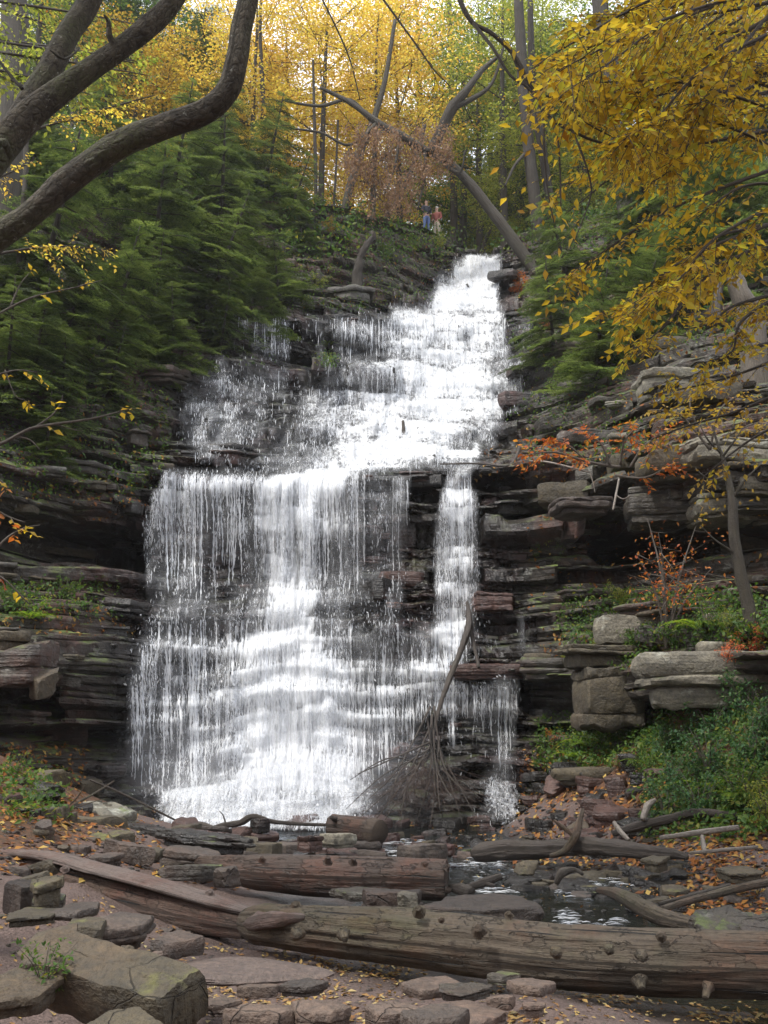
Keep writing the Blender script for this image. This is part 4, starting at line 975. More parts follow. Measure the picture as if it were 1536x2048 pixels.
V, F, uv = tube([P(672, 1640, 16.6), P(662, 1634, 16.5)], [.05, .03], 8, .1, 2, 2); obj('branch_stub', make_mesh('branch_stub', V - stc, F, uv), M['darkwood'], stub)
def stick(L, mat, label, name='driftwood_branch', cat='branch', seg=8, rough=.12, extra=()):
    pts, rad = pxpts(L); c = pts[0].copy(); V, F, uv = tube(pts, rad, seg, rough, int(L[0][0]), 5)
    if extra:
        t = empty(name, c, label, cat); obj('stem', make_mesh('stem', V - c, F, uv), mat, t)
        for e in extra:
            p2, r2 = pxpts(e); V, F, uv = tube(p2, r2, 6, rough, int(e[0][0]), 4); obj('twig', make_mesh('twig', V - c, F, uv), mat, t)
        return t
    o = obj(name, make_mesh(name, V - c, F, uv), mat); o.location = c; return tag(o, label, cat)
dk, pw, wl_ = M['darkwood'], M['palewood'], M['wetlog']
stick([(346, 1648, 17.4, 5), (400, 1652, 17.2, 8), (432, 1660, 17, 6)], dk, 'short thick dark driftwood piece left of the bent branch', extra=[[(346, 1650, 17.4, 5), (380, 1648, 17.4, 6)]])
stick([(415, 1661, 17, 3), (440, 1652, 17, 5), (480, 1646, 17, 6), (506, 1633, 17, 6), (545, 1643, 17, 4), (600, 1648, 17, 3.5), (652, 1650, 16.9, 3)], dk, 'long bent dark branch lying before the foot of the falls', extra=[[(452, 1650, 17, 2), (446, 1630, 17, 1.2), (438, 1622, 17, .7)], [(650, 1649, 17, 2), (672, 1638, 17, 1), (700, 1640, 17, .6)]])
log_thing('driftwood_log', [(948, 1708, 14.2, 8), (962, 1706, 14.1, 17), (1010, 1700, 14, 20), (1080, 1700, 13.9, 17), (1156, 1696, 13.8, 14)], dk, 'dark rotting driftwood log in the stream, nearer the falls side', 'log', 20, .12, 31, 8)
log_thing('driftwood_log', [(1145, 1690, 13.8, 15), (1210, 1694, 13.5, 17), (1290, 1703, 13.2, 14), (1350, 1708, 13, 9), (1376, 1716, 12.9, 4)], dk, 'grey brown driftwood log ending in a point near the right bank', 'log', 20, .12, 32, 8)
stick([(1100, 1712, 13.6, 4), (1130, 1700, 13.6, 6), (1150, 1672, 13.6, 9), (1160, 1640, 13.7, 6), (1166, 1618, 13.8, 3)], M['log'], 'upright forked driftwood root between the two dark logs', extra=[[(1150, 1672, 13.6, 6), (1120, 1650, 13.6, 4), (1108, 1640, 13.6, 2)]])
stick([(1228, 1645, 14.2, 4), (1240, 1662, 14, 5), (1258, 1681, 13.8, 4)], pw, 'short pale broken stick leaning on the dark log', seg=8)
stick([(1225, 1668, 14.4, 6), (1270, 1654, 14.3, 9), (1330, 1640, 14.2, 9), (1400, 1625, 14, 8), (1490, 1636, 13.6, 7)], dk, 'thick dark branch under the green bank bushes')
stick([(1320, 1676, 13.2, 4), (1400, 1665, 13, 5.5), (1478, 1655, 12.8, 5)], pw, 'long pale bare stick lying level below the green bushes')
stick([(1404, 1672, 12.9, 4), (1407, 1690, 12.8, 5), (1410, 1708, 12.7, 4)], pw, 'short pale stick standing under the long pale stick')
stick([(1380, 1706, 12.6, 3), (1450, 1700, 12.4, 4), (1516, 1694, 12.2, 3)], pw, 'thin pale stick on the leaf litter of the right bank')
stick([(1285, 1640, 14.2, 5), (1295, 1612, 14.3, 7), (1310, 1600, 14.4, 4)], pw, 'pale grey broken root sticking up from the leafy slope')
log_thing('driftwood_log', [(1196, 1780, 10.3, 5), (1230, 1786, 10, 11), (1268, 1806, 9.6, 16), (1320, 1832, 9.3, 17), (1380, 1848, 9.1, 14), (1450, 1862, 9, 8)], M['log'], 'curved smooth driftwood trunk arching over the stream', 'log', 20, .1, 36, 8)
stick([(1322, 1818, 9.3, 6), (1400, 1796, 9.4, 7), (1480, 1776, 9.5, 8), (1560, 1760, 9.6, 8)], M['log'], 'long driftwood pole, lower one of the pair on the right bank', seg=10)
stick([(1318, 1808, 9.6, 4), (1390, 1790, 9.7, 5), (1460, 1772, 9.8, 5)], dk, 'thin dark pole, upper one of the pair on the right bank')
stick([(930, 1776, 11, 4), (965, 1766, 11, 9), (1004, 1752, 11, 6)], dk, 'wet dark root stub in the riffle right of the middle log', extra=[[(966, 1766, 11, 5), (990, 1772, 10.9, 3)]])
stick([(1112, 1768, 11, 5), (1124, 1746, 11, 9), (1150, 1740, 11, 5), (1165, 1748, 10.9, 3)], dk, 'curled dark driftwood root in the middle of the stream')
stick([(900, 1775, 10.6, 6), (925, 1780, 10.4, 12), (944, 1786, 10.3, 10)], dk, 'dark stump of wood at the broken end of the middle log')
stick([(-10, 1690, 13.5, 3), (60, 1655, 13.8, 4), (120, 1622, 14, 3), (180, 1592, 14.5, 2), (228, 1562, 15, 1.5)], M['log'], 'thin fallen branch rising from the left bank boulders', extra=[[(120, 1622, 14, 2), (150, 1600, 14, 1.5), (170, 1570, 14, 1)], [(100, 1632, 14, 2), (160, 1612, 13.8, 1.3), (200, 1600, 13.8, .8)], [(60, 1655, 13.8, 2), (90, 1640, 13.6, 1.4), (110, 1600, 13.5, .8)]])
stick([(380, 1655, 17.3, 2), (250, 1590, 17, 2), (180, 1560, 16.8, 2)], dk, 'slim dark branch on the left bank rocks')
stick([(806, 842, 27.6, 3), (807, 860, 27.5, 4), (808, 876, 27.4, 3)], dk, 'short dark stick standing upright in the upper cascade')
stick([(1040, 890, 24, 3), (1020, 930, 23.2, 3), (960, 927, 23.4, 2), (880, 928, 23.6, 1.5)], dk, 'thin dark twig trailing across the ledge above the narrow fall')
stick([(1180, 945, 19.5, 1.6), (1100, 925, 20, 2.2), (1060, 922, 20.2, 1.5)], pw, 'pale bare twig lying on the ledge right of the narrow fall', extra=[[(1180, 945, 19.5, 1.4), (1186, 965, 19.4, 1), (1190, 985, 19.3, .8)]])
stick([(1238, 958, 18.6, 2), (1232, 990, 18.5, 2.5), (1226, 1020, 18.4, 2)], pw, 'pale forked dead twig hanging over the right hand ledge', extra=[[(1232, 990, 18.5, 1.5), (1246, 998, 18.4, 1.2), (1262, 990, 18.3, .8)]])

# dead treetop hanging upside down in the lower fall
snag = empty('dead_treetop', P(935, 1230, 20.6), 'dead bare treetop leaning down through the lower fall, fine twigs fanned at its foot', 'dead tree')
so = np.array(snag.location)
def snag_part(name, L, seg, rough=.1, mat=dk):
    pts, rad = pxpts(L); V, F, uv = tube(pts, rad, seg, rough, int(L[0][0]), 6); obj(name, make_mesh(name, V - so, F, uv), mat, snag)
snag_part('trunk', [(934, 1203, 21.4, 2), (938, 1232, 21.2, 6), (935, 1262, 21, 7), (918, 1310, 20.8, 6), (896, 1365, 20.4, 5.5), (876, 1425, 20.1, 4), (862, 1490, 19.7, 2.5)], 12, .18, M['darkwood'])
snag_part('limb', [(938, 1238, 21.2, 6), (948, 1290, 21, 4), (958, 1335, 20.6, 3)], 8)
tips = [(735, 1600), (780, 1600), (830, 1610), (905, 1600), (935, 1590), (880, 1620), (690, 1620), (720, 1635), (745, 1648), (770, 1640), (800, 1650), (830, 1652), (860, 1655), (890, 1650), (925, 1648), (950, 1630), (700, 1560)]
for (u, v) in tips:
    m_ = ((860 + u) / 2 + rng.normal(0, 12), (1490 + v) / 2 - 10, 19.3, 1.6)
    snag_part('branch', [(864 + rng.normal(0, 8), 1470 + rng.normal(0, 30), 19.7, 2.2), m_, (u, v, 18.8 + rng.normal(0, .3), .7)], 5)
snag_part('branch', [(864, 1430, 20, 3), (860, 1480, 19.6, 2.5), (846, 1490, 19.4, 2), (780, 1520, 19.2, 1.5), (716, 1548, 19, .8)], 5)
mb = MB()
for k in range(300):
    a_ = rng.random(); tu, tv_ = 715 + 240 * a_ + rng.normal(0, 22), 1655 - abs(rng.normal(0, 26))
    f = rng.uniform(.15, .8); sx, sy_ = 860 + (tu - 860) * f * .9, 1490 + (tv_ - 1490) * f
    D = 19.5 - .6 * f + rng.normal(0, .25)
    ex, ey = sx + (tu - sx) * rng.uniform(.3, .9) + rng.normal(0, 40), sy_ + (tv_ - sy_) * rng.uniform(.3, .9) + rng.normal(0, 10)
    A = P(sx, sy_, D); B = P(ex, ey, D + rng.normal(0, .12)); C = (A + B) / 2 + rng.normal(0, .03, 3)
    V, F, uv = tube([A, C, B], [.0035, .003, .0015], 3, 0, 0, 1, cap=False); mb.add(V - so, F)
s = NT('brown_twigs'); s.principled((.075, .05, .04), .8); M['twig'] = s.m
obj('twigs', mb.mesh('twigs'), M['twig'], snag, kind='stuff')

# ================================================================== TREES AND PLANTS
M['beechbark'] = bark_material('dark_ridged_bark', (.014, .012, .009), (.055, .048, .036), .6, .9, 1.3, rings=.5)
def rough_bark():
    s = NT('mottled_old_bark'); c = s.worldco(); uv = s.co((11, 20, 1), 'UV')
    wv_ = s.n('ShaderNodeMix', data_type='RGBA'); wv_.inputs[0].default_value = .25; s.l(uv, wv_.inputs[6]); s.l(s.noise(uv, 2.5, 4, .6, 1), wv_.inputs[7])
    ve = s.vor(wv_.outputs[2], 1.6, 'DISTANCE_TO_EDGE'); n1 = s.noise(c, 9, 6, .65); n2 = s.noise(c, 45, 4, .6); n3 = s.noise(c, 2.2, 4)
    col = s.mix(s.rng(n1, .35, .65), (.026, .02, .013), (.085, .07, .048))
    col = s.mix(s.rng(ve, 0, .09, .5, 0), col, (.008, .007, .005))
    col = s.mix(s.math('MULTIPLY', s.rng(n3, .45, .62), s.rng(n2, .35, .6)), col, (.06, .062, .026))
    col = s.mix(s.rng(s.noise(c, 14, 5, .75), .62, .68, 0, .8), col, (.24, .24, .2))
    h = s.math('ADD', s.math('MULTIPLY', s.rng(ve, 0, .2), .15), s.math('ADD', s.math('MULTIPLY', n1, .9), s.math('MULTIPLY', n2, .35)))
    s.principled(col, .9, h, 1.0, .06); return s.m
M['beechbark'] = rough_bark()
M['greybark'] = bark_material('grey_brown_bark', (.026, .02, .014), (.065, .053, .037), .35, .9, .8)
M['farbark'] = bark_material('far_trunk_bark', (.018, .013, .009), (.045, .034, .024), .2, .9, .5)
M['thinbark'] = bark_material('twig_bark', (.075, .06, .048), (.15, .125, .1), 0, .85, 2)
M['darktwig'] = bark_material('dark_twig_bark', (.035, .026, .018), (.07, .052, .036), 0, .85, 2)
L_ = {}
L_['gold'] = leaf_material('golden_leaves', [(0, (.20, .12, .022)), (.3, (.33, .2, .03)), (.65, (.44, .3, .05)), (.9, (.30, .27, .035)), (1, (.25, .09, .012))], .5)
L_['oldgold'] = leaf_material('olive_gold_leaves', [(0, (.26, .16, .02)), (.3, (.44, .29, .03)), (.6, (.58, .42, .05)), (.85, (.36, .38, .06)), (1, (.28, .12, .012))], .62)
L_['yellow'] = leaf_material('bright_yellow_leaves', [(0, (.38, .24, .06)), (.5, (.58, .43, .09)), (.85, (.5, .48, .1)), (1, (.42, .22, .05))], .66)
L_['amber'] = leaf_material('amber_leaves', [(0, (.36, .2, .035)), (.5, (.54, .35, .07)), (.85, (.58, .45, .12)), (1, (.32, .16, .04))], .64)
L_['yellowgreen'] = leaf_material('yellow_green_leaves', [(0, (.12, .16, .035)), (.5, (.25, .29, .06)), (.8, (.38, .37, .09)), (1, (.08, .13, .03))], .62)
L_['green'] = leaf_material('green_leaves', [(0, (.04, .09, .018)), (.5, (.075, .15, .028)), (.85, (.13, .2, .035)), (1, (.25, .22, .03))], .45)
L_['fern'] = leaf_material('fern_green', [(0, (.09, .17, .02)), (.6, (.17, .28, .03)), (1, (.28, .3, .04))], .45)
L_['bush'] = leaf_material('bank_bush_green', [(0, (.03, .085, .03)), (.5, (.05, .125, .045)), (.85, (.085, .17, .05)), (1, (.16, .2, .05))], .35)
L_['orange'] = leaf_material('orange_red_leaves', [(0, (.30, .06, .015)), (.5, (.48, .13, .03)), (.85, (.55, .26, .05)), (1, (.2, .05, .015))], .45)
L_['red'] = leaf_material('coral_red_leaves', [(0, (.5, .1, .05)), (.6, (.6, .17, .07)), (1, (.45, .22, .06))], .45)
L_['dead'] = leaf_material('dead_brown_leaves', [(0, (.16, .085, .05)), (.5, (.27, .155, .095)), (1, (.36, .24, .15))], .3, .8)
L_['litter'] = leaf_material('fallen_leaf_litter', [(0, (.12, .045, .015)), (.35, (.26, .09, .02)), (.7, (.35, .17, .035)), (1, (.42, .3, .08))], .1, .7)
L_['palelitter'] = leaf_material('pale_fallen_leaves', [(0, (.18, .08, .03)), (.4, (.34, .2, .07)), (.75, (.42, .3, .1)), (1, (.48, .4, .2))], .1, .7)
L_['needle'] = leaf_material('hemlock_needles', [(0, (.017, .036, .015)), (.4, (.052, .088, .031)), (.75, (.12, .165, .055)), (1, (.165, .215, .07))], .5, clump=1.6)
L_['farneedle'] = leaf_material('far_hemlock_needles', [(0, (.03, .055, .026)), (.5, (.06, .095, .045)), (1, (.12, .16, .07))], .35)

# ---- hemlock bough template: a flat drooping spray
def bough_template(seed, fine=1.0):
    r = np.random.default_rng(seed); q = []
    def needle(p, d, n, l, w):
        d = d / np.linalg.norm(d); x = np.cross(d, n); x /= np.linalg.norm(x) + 1e-9
        q.append([p - x * w * .3, p + x * w * .3, p + d * l * .55 + x * w, p + d * l, ])
    up = np.array([0, 0, 1.0])
    for s in np.linspace(.06, .98, 17):
        for sd in (-1, 1):
            ln = (.42 * (1 - s) ** .7 + .06) * r.uniform(.7, 1.15)
            ang = math.radians(r.uniform(42, 62)); d = np.array([sd * math.sin(ang), math.cos(ang), -.12 + r.normal(0, .08)])
            base = np.array([0, s, -.22 * s * s])
            m = max(2, int(ln / .035))
            for k in range(m):
                f = (k + .6) / m; p = base + d * ln * f + np.array([0, 0, -.1 * f * f * ln])
                for sg in (-1, 1):
                    dd = d + np.cross(d, up) * sg * .9 + r.normal(0, .12, 3)
                    needle(p, dd, up + r.normal(0, .25, 3), .062 * r.uniform(.7, 1.2), .017)
            needle(base + d * ln * .9, d, up, .06, .011)
    V = np.array(q).reshape(-1, 3); F = np.arange(len(V)).reshape(-1, 4)
    return V, F
BT = [bough_template(k) for k in range(3)]
def hemlock_meshes(seed, H=7.0, nb=70, sc=1.0, low=.08, blen=.36):
    """unit built at real height H; returns trunk mesh and crown mesh"""
    r = np.random.default_rng(seed); mb = MB(); tk = MB()
    lean = r.normal(0, .02, 2)
    V, F, uv = tube([(0, 0, -.5), (lean[0] * H * .5, lean[1] * H * .5, H * .5), (lean[0] * H, lean[1] * H, H)], [.018 * H, .012 * H, .003 * H], 8, .08, seed, 5); tk.add(V, F, uv)
    for t in range(3):
        idx = np.arange(t, nb, 3); n = len(idx)
        f = low + (1 - low) * (idx + r.uniform(0, 1, n)) / nb; az = idx * 2.399 + r.normal(0, .35, n)
        L = (blen * H * (1 - f) ** .75 + .06 * H) * r.uniform(.6, 1.2, n)
        pit = .22 * f - .12 + r.normal(0, .12, n)
        d = np.stack([np.cos(az) * np.cos(pit), np.sin(az) * np.cos(pit), np.sin(pit)], 1)
        up = np.tile([0, 0, 1.0], (n, 1)) + r.normal(0, .18, (n, 3))
        pos = np.stack([lean[0] * f * H, lean[1] * f * H, f * H], 1)
        stamp(mb, BT[t][0], BT[t][1], frames(d, up, L), pos)
        for k in range(n):
            if L[k] > .25 * blen * H and k % 2 == 0:
                a = pos[k]; V, F, uv = tube([a, a + d[k] * L[k] * .5 + [0, 0, -.05 * L[k]], a + d[k] * L[k] * .95 + [0, 0, -.2 * L[k]]], [.006 * H * .8, .004 * H * .7, .001 * H], 4, 0, 0, 2, cap=False); tk.add(V, F, uv)
    return tk.mesh('trunk'), mb.mesh('crown', False)
HEM = [hemlock_meshes(10 + k, 7.0, 46 + 8 * k, blen=.42) for k in range(4)]
FAR = [hemlock_meshes(30 + k, 22.0, 76, low=.22, blen=.24) for k in range(2)]
def hemlock(v, loc, s, label, group, rz=None, far=False, scz=1.0, tilt=(0, 0)):
    t = empty('hemlock_tree', loc, label, 'tree', group)
    tm, cm = (FAR if far else HEM)[v]
    for n, me, mt in (('trunk', tm, M['farbark']), ('crown', cm, L_['farneedle'] if far else L_['needle'])):
        o = obj(n, me, mt, t)
    t.scale = (s, s, s * scz); t.rotation_euler = (tilt[0], tilt[1], rng.uniform(0, 6.28) if rz is None else rz)
    return t

# ---- broadleaf crown
def broad_meshes(seed, H=16.0, R=4.2, base=.22, ncl=430, per=30, leaf=.17, disc=.95, limbs=16, tr=.16):
    r = np.random.default_rng(seed); mb = MB(); tk = MB()
    top = np.array([r.normal(0, .5), r.normal(0, .5), H])
    axis = lambda f: np.array([top[0] * f ** 2, top[1] * f ** 2, H * f])
    V, F, uv = tube([axis(0) - [0, 0, .6], axis(.25), axis(.5) + [r.normal(0, .15), 0, 0], axis(.75), axis(.95)], [tr * 1.2, tr, tr * .8, tr * .5, tr * .15], 9, .07, seed, 5); tk.add(V, F, uv)
    P_ = []
    for k in range(limbs):
        f = base + (.92 - base) * (k + r.random()) / limbs; az = k * 2.4 + r.normal(0, .4)
        L = R * (1.1 - abs(f - .55) * 1.1) * r.uniform(.65, 1.15)
        d = np.array([math.cos(az), math.sin(az), r.uniform(.05, .5)])
        a = axis(f); b = a + d * L * .5; c = a + d * L + [0, 0, r.normal(0, .4)]
        V, F, uv = tube([a, b, c], [tr * .4 * (1.1 - f), tr * .26 * (1.1 - f), .012], 5, 0, 0, 3, cap=False); tk.add(V, F, uv)
        for j in range(ncl // limbs):
            q = r.uniform(.25, 1.1); e = a + d * L * q + r.normal(0, .16 * L * (q + .35), 3) * [1, 1, .7]
            P_.append(e)
            if j % 4 == 0:
                s_ = a + d * L * max(.1, q - .3); V, F, uv = tube([s_, (s_ + e) / 2 + r.normal(0, .1, 3), e], [.02, .013, .006], 3, 0, 0, 1, cap=False); tk.add(V, F, uv)
    P_ = np.array(P_); n = len(P_)
    nrm = nrmz(np.array([0, 0, 1.0]) + r.normal(0, .28, (n, 3)))
    cp_ = np.repeat(P_, per, 0); nn = np.repeat(nrm, per, 0)
    x = nrmz(np.cross(nn, [0.3, 1, 0])); y = np.cross(nn, x)
    a = r.uniform(0, 6.28, len(cp_)); rad = disc * np.sqrt(r.random(len(cp_))) * np.repeat(r.uniform(.5, 1.1, n), per)
    pos = cp_ + x * (np.cos(a) * rad)[:, None] + y * (np.sin(a) * rad)[:, None] + r.normal(0, .07, cp_.shape) - np.array([0, 0, 1]) * (rad ** 2 * .12)[:, None]
    d = nrmz(x * np.cos(a + r.normal(0, .7, len(a)))[:, None] + y * np.sin(a + r.normal(0, .7, len(a)))[:, None] + r.normal(0, .25, cp_.shape))
    up = nn + r.normal(0, .45, nn.shape)
    stamp(mb, FAR_V, FAR_F, frames(d, up, leaf * r.uniform(.6, 1.25, len(a))), pos)
    return tk.mesh('trunk'), mb.mesh('crown', False)
BRD = [broad_meshes(50, 16, 4.8, ncl=430, per=24), broad_meshes(51, 17, 4.4, base=.36, tr=.17, ncl=400, per=24), broad_meshes(52, 9, 3.2, base=.15, ncl=300, per=30, leaf=.15, tr=.09), broad_meshes(53, 20, 4.6, base=.3, ncl=460, tr=.24)]
def broad(v, loc, s, mat, label, group, rz=None, tilt=(0, 0)):
    t = empty('broadleaf_tree', loc, label, 'tree', group)
    tm, cm = BRD[v]; obj('trunk', tm, M['farbark'], t)
    o = obj('crown', cm, L_['gold'], t); setmat(o, L_[mat])
    t.scale = (s,) * 3; t.rotation_euler = (tilt[0], tilt[1], rng.uniform(0, 6.28) if rz is None else rz); return t
def at(u, D, dz=0):
    x = (u - 768) / FPX * D / (_cp - .25 * _sp); return (x, D, drop(x, D, 60) + dz)

# woods behind the rim
W = 'trees standing in the wood above the falls'
for (u, D, v, s, mat, lab) in [
    (40, 43, 0, .95, 'yellowgreen', 'yellow green tree above the left cliff, behind the thick bare limbs'),
    (150, 47, 1, 1.0, 'green', 'tall green tree seen between the first and second thick limbs'),
    (250, 42, 2, 1.1, 'gold', 'small golden tree on the left cliff top below the second limb'),
    (370, 52, 1, 1.0, 'green', 'green broadleaf tree seen just left of the upright end of the thick limb'),
    (400, 44, 2, 1.0, 'yellow', 'low yellow tree on the cliff top in the crook of the thick limb'),
    (500, 44, 0, .85, 'yellow', 'yellow tree right of the upright end of the thick limb'),
    (575, 50, 1, 1.0, 'amber', 'tall amber tree high in the middle, left of the sky gap'),
    (640, 45, 1, .9, 'yellow', 'bright yellow tree above the rocky outcrop'),
    (745, 47, 0, .95, 'yellow', 'bright yellow tree above the dead brown foliage'),
    (700, 58, 3, 1.0, 'yellow', 'tall golden tree behind the dead brown foliage'),
    (800, 50, 1, 1.0, 'amber', 'tall orange tree at the top, left of the forked dark limb'),
    (900, 66, 3, 1.0, 'green', 'distant green tree behind the two hikers'),
    (985, 60, 2, 1.3, 'yellowgreen', 'low yellow green tree just behind the lip of the falls'),
    (1010, 49, 2, .7, 'yellowgreen', 'little yellow green tree beside the leaning trunk'),
    (1075, 62, 3, 1.0, 'yellowgreen', 'tall yellow green tree behind the twin upright trunks'),
    (1165, 52, 1, 1.0, 'green', 'green tree right of the twin upright trunks'),
    (1170, 47, 2, .8, 'yellowgreen', 'low yellow green tree on the right cliff top'),
    (1270, 50, 0, 1.0, 'yellowgreen', 'yellow green tree above the golden boughs on the right'),
    (1370, 46, 1, 1.0, 'gold', 'golden tree behind the overhanging boughs, first from the right'),
    (1480, 41, 0, 1.0, 'yellowgreen', 'green gold tree at the right edge behind the overhanging boughs'),
    (1600, 36, 0, 1.0, 'gold', 'golden tree half out of view on the right cliff'),
    (810, 62, 2, 1.4, 'green', 'low green tree behind the people and the dead foliage'),
    (600, 62, 2, 1.5, 'yellowgreen', 'low yellow green tree in the gap of white sky above the outcrop'),
    (1100, 50, 1, .95, 'yellowgreen', 'yellow green tree directly behind the twin upright trunks'), (480, 50, 1, 1.05, 'yellow', 'tall yellow tree between the crook of the thick limb and the sky gap'),
    (1090, 62, 3, 1.4, 'yellowgreen', 'very tall pale green tree at the top behind the twin trunks'), (690, 62, 3, 1.35, 'amber', 'very tall amber tree closing the top middle of the wood'), (850, 60, 3, 1.35, 'yellow', 'very tall yellow tree at the top right of the middle'), (990, 64, 1, 1.5, 'green', 'very tall green tree at the top between the dark fork and twin trunks'), (1200, 60, 3, 1.35, 'green', 'very tall green tree at the top over the thick far trunk'),
    (960, 52, 1, 1.15, 'yellowgreen', 'tall yellow green tree behind the fork of the leaning tree'), (925, 58, 3, 1.1, 'green', 'tall green tree rising left of the pale straight trunk'), (1010, 48, 3, .85, 'yellowgreen', 'airy yellow green tree between the dark fork and the twin trunks'), (440, 60, 3, 1.0, 'yellowgreen', 'tall yellow green tree far behind the crook of the thick limb')]:
    broad(v, at(u, D), s, mat, lab, W)
for (u, D, v, s, lab) in [
    (90, 52, 0, 1.0, 'tall hemlock behind the yellow green tree at the far left'),
    (215, 50, 1, .9, 'tall hemlock between the second and third thick limbs'),
    (330, 56, 0, 1.0, 'tall hemlock left of the white sky gap by the upright limb'),
    (395, 46, 1, .62, 'dark pointed hemlock standing in the crook of the thick limb'),
    (520, 62, 1, 1.0, 'tall hemlock behind the yellow tree by the upright limb'),
    (930, 70, 0, 1.0, 'distant hemlock behind the forked dark limb'),
    (800, 74, 1, 1.0, 'distant hemlock behind the orange tree'),
    (1020, 72, 1, 1.05, 'distant hemlock left of the twin upright trunks'),
    (1110, 58, 0, 1.0, 'tall hemlock right behind the twin upright trunks'),
    (1215, 60, 1, 1.05, 'tall hemlock around the thick far trunk'),
    (1320, 56, 0, 1.0, 'tall hemlock behind the golden boughs, beside the thick far trunk'),
    (1440, 54, 1, 1.0, 'tall hemlock at the upper right behind the golden boughs'),
    (1545, 48, 0, .9, 'tall hemlock at the right edge behind the golden boughs')]:
    hemlock(v, at(u, D), s, lab, W, far=True)

# bare trunks one can tell apart
def trunk(L, label, mat='farbark', name='bare_tree', seg=14, rough=.06, limbs=(), group=None, to_ground=True):
    pts, rad = pxpts(L); rad = rad * (.82 if L[0][2] > 30 else 1)
    if to_ground:
        g = pts[0].copy(); g[2] = min(drop(g[0], g[1], 60), g[2]) - .4; pts = np.vstack([g, pts]); rad = np.concatenate([[rad[0] * 1.15], rad])
    c = pts[0].copy(); t = empty(name, c, label, 'tree', group)
    V, F, uv = tube(pts, rad, seg, rough, int(L[0][0]), 6); obj('trunk', make_mesh('trunk', V - c, F, uv), M[mat], t)
    for e in limbs:
        p2, r2 = pxpts(e); V, F, uv = tube(p2, r2, max(6, seg - 4), rough, int(e[0][0]), 5); obj('limb', make_mesh('limb', V - c, F, uv), M[mat], t)
    return t, c
lean, lc_ = trunk([(1112, 592, 40, 15), (1080, 560, 40, 15), (1040, 500, 40, 16), (985, 425, 40, 15), (935, 362, 40, 13), (895, 325, 40, 11), (850, 300, 40, 11), (800, 270, 40, 11), (755, 245, 40, 10), (700, 205, 40, 7), (640, 175, 40, 4)],
   'grey leaning tree arching over the gorge with dead brown foliage hanging from it', 'greybark', 'leaning_tree', 12, .08,
   [[(862, 308, 40, 14), (885, 255, 39.6, 12), (905, 215, 39.3, 13), (930, 185, 39, 9), (965, 140, 39, 6), (1000, 110, 39, 3)], [(905, 215, 39.3, 7), (940, 200, 39, 6), (985, 165, 38.8, 4), (1010, 80, 38.5, 2)], [(890, 330, 40, 6), (920, 345, 39, 3), (930, 300, 38.5, 1.5)],
    [(755, 245, 40, 5), (700, 290, 39.6, 3), (640, 265, 39.3, 3), (560, 255, 39, 1.5)], [(800, 270, 40, 4), (790, 330, 39.5, 3), (770, 390, 39.3, 1.5)], [(850, 300, 40, 5), (850, 350, 39.6, 3), (835, 420, 39.4, 1.5)]], to_ground=False)
mb = MB(); tw = MB()
for k in range(210):
    u, v = rng.uniform(690, 900), rng.uniform(265, 430)
    if v > 300 + 140 * math.exp(-((u - 780) / 90.) ** 2) or (u > 870 and v > 360): continue
    a = P(u, v - 20, 39.6 + rng.normal(0, .8)); e = a + np.array([rng.normal(0, .25), rng.normal(0, .2), -rng.uniform(.4, 1.3)])
    V, F, uv = tube([a + [rng.normal(0, .3), 0, .3], (a + e) / 2 + rng.normal(0, .06, 3), e], [.012, .009, .004], 3, 0, 0, 2, cap=False); tw.add(V - lc_, F)
    n = 46; f = rng.random(n)[:, None]; pos = a * (1 - f) + e * f + rng.normal(0, .13, (n, 3))
    d = rdir(n); d[:, 2] -= .9
    stamp(mb, FAR_V, FAR_F, frames(d, rdir(n), .13 * rng.uniform(.6, 1.2, n)), pos - lc_)
obj('dead_foliage', mb.mesh('dead_foliage', False), L_['dead'], lean, kind='stuff'); obj('dead_twigs', tw.mesh('dead_twigs'), M['thinbark'], lean, kind='stuff')
T_ = 'bare trunks in the wood above the falls'
trunk([(1082, 520, 44, 17), (1072, 420, 44, 17), (1058, 300, 44, 16), (1048, 180, 44, 16), (1040, 60, 44, 14), (1034, -60, 44, 12)], 'stout upright brown trunk right of the leaning tree', group=T_, limbs=[[(1058, 300, 44, 5), (1030, 330, 43.5, 3), (1010, 372, 43, 2)]])
trunk([(1118, 470, 45, 11), (1100, 400, 45, 12), (1085, 300, 45, 12), (1068, 200, 45, 11), (1062, 80, 45, 9), (1060, -40, 45, 7)], 'slimmer trunk crossing close behind the stout upright trunk', group=T_)
trunk([(1250, 420, 40, 21), (1236, 250, 40, 21), (1222, 130, 40, 22), (1205, 50, 40, 22), (1195, -60, 40, 21)], 'thick far trunk coming down through the golden boughs', group=T_)
trunk([(908, 455, 56, 10), (906, 300, 56, 9), (903, 150, 56, 8), (898, 0, 56, 7)], 'straight thin trunk rising behind the leaning tree', group=T_)
trunk([(1037, 470, 58, 10), (1036, 400, 58, 10), (1034, 300, 58, 9), (1032, 100, 58, 8)], 'pale straight trunk left of the stout upright trunk', 'greybark', group=T_)
trunk([(632, 402, 42, 5), (631, 330, 42, 5), (629, 250, 42, 4.5), (626, 120, 42, 3)], 'slender sapling trunk against the sky gap, left one', group=T_)
trunk([(668, 410, 44, 3.5), (672, 340, 44, 3), (676, 240, 44, 3)], 'very thin sapling against the sky gap, right of the slender one', group=T_)
trunk([(690, 415, 42.5, 10), (704, 360, 42.5, 11), (722, 300, 42.5, 10), (745, 245, 42.5, 9), (770, 160, 42.5, 7), (790, 40, 42.5, 5)], 'mossy trunk leaning right above the rocky outcrop', 'greybark', group=T_, limbs=[[(745, 245, 42.5, 5), (700, 200, 42, 4), (640, 212, 41.5, 4), (570, 202, 41, 2)]])
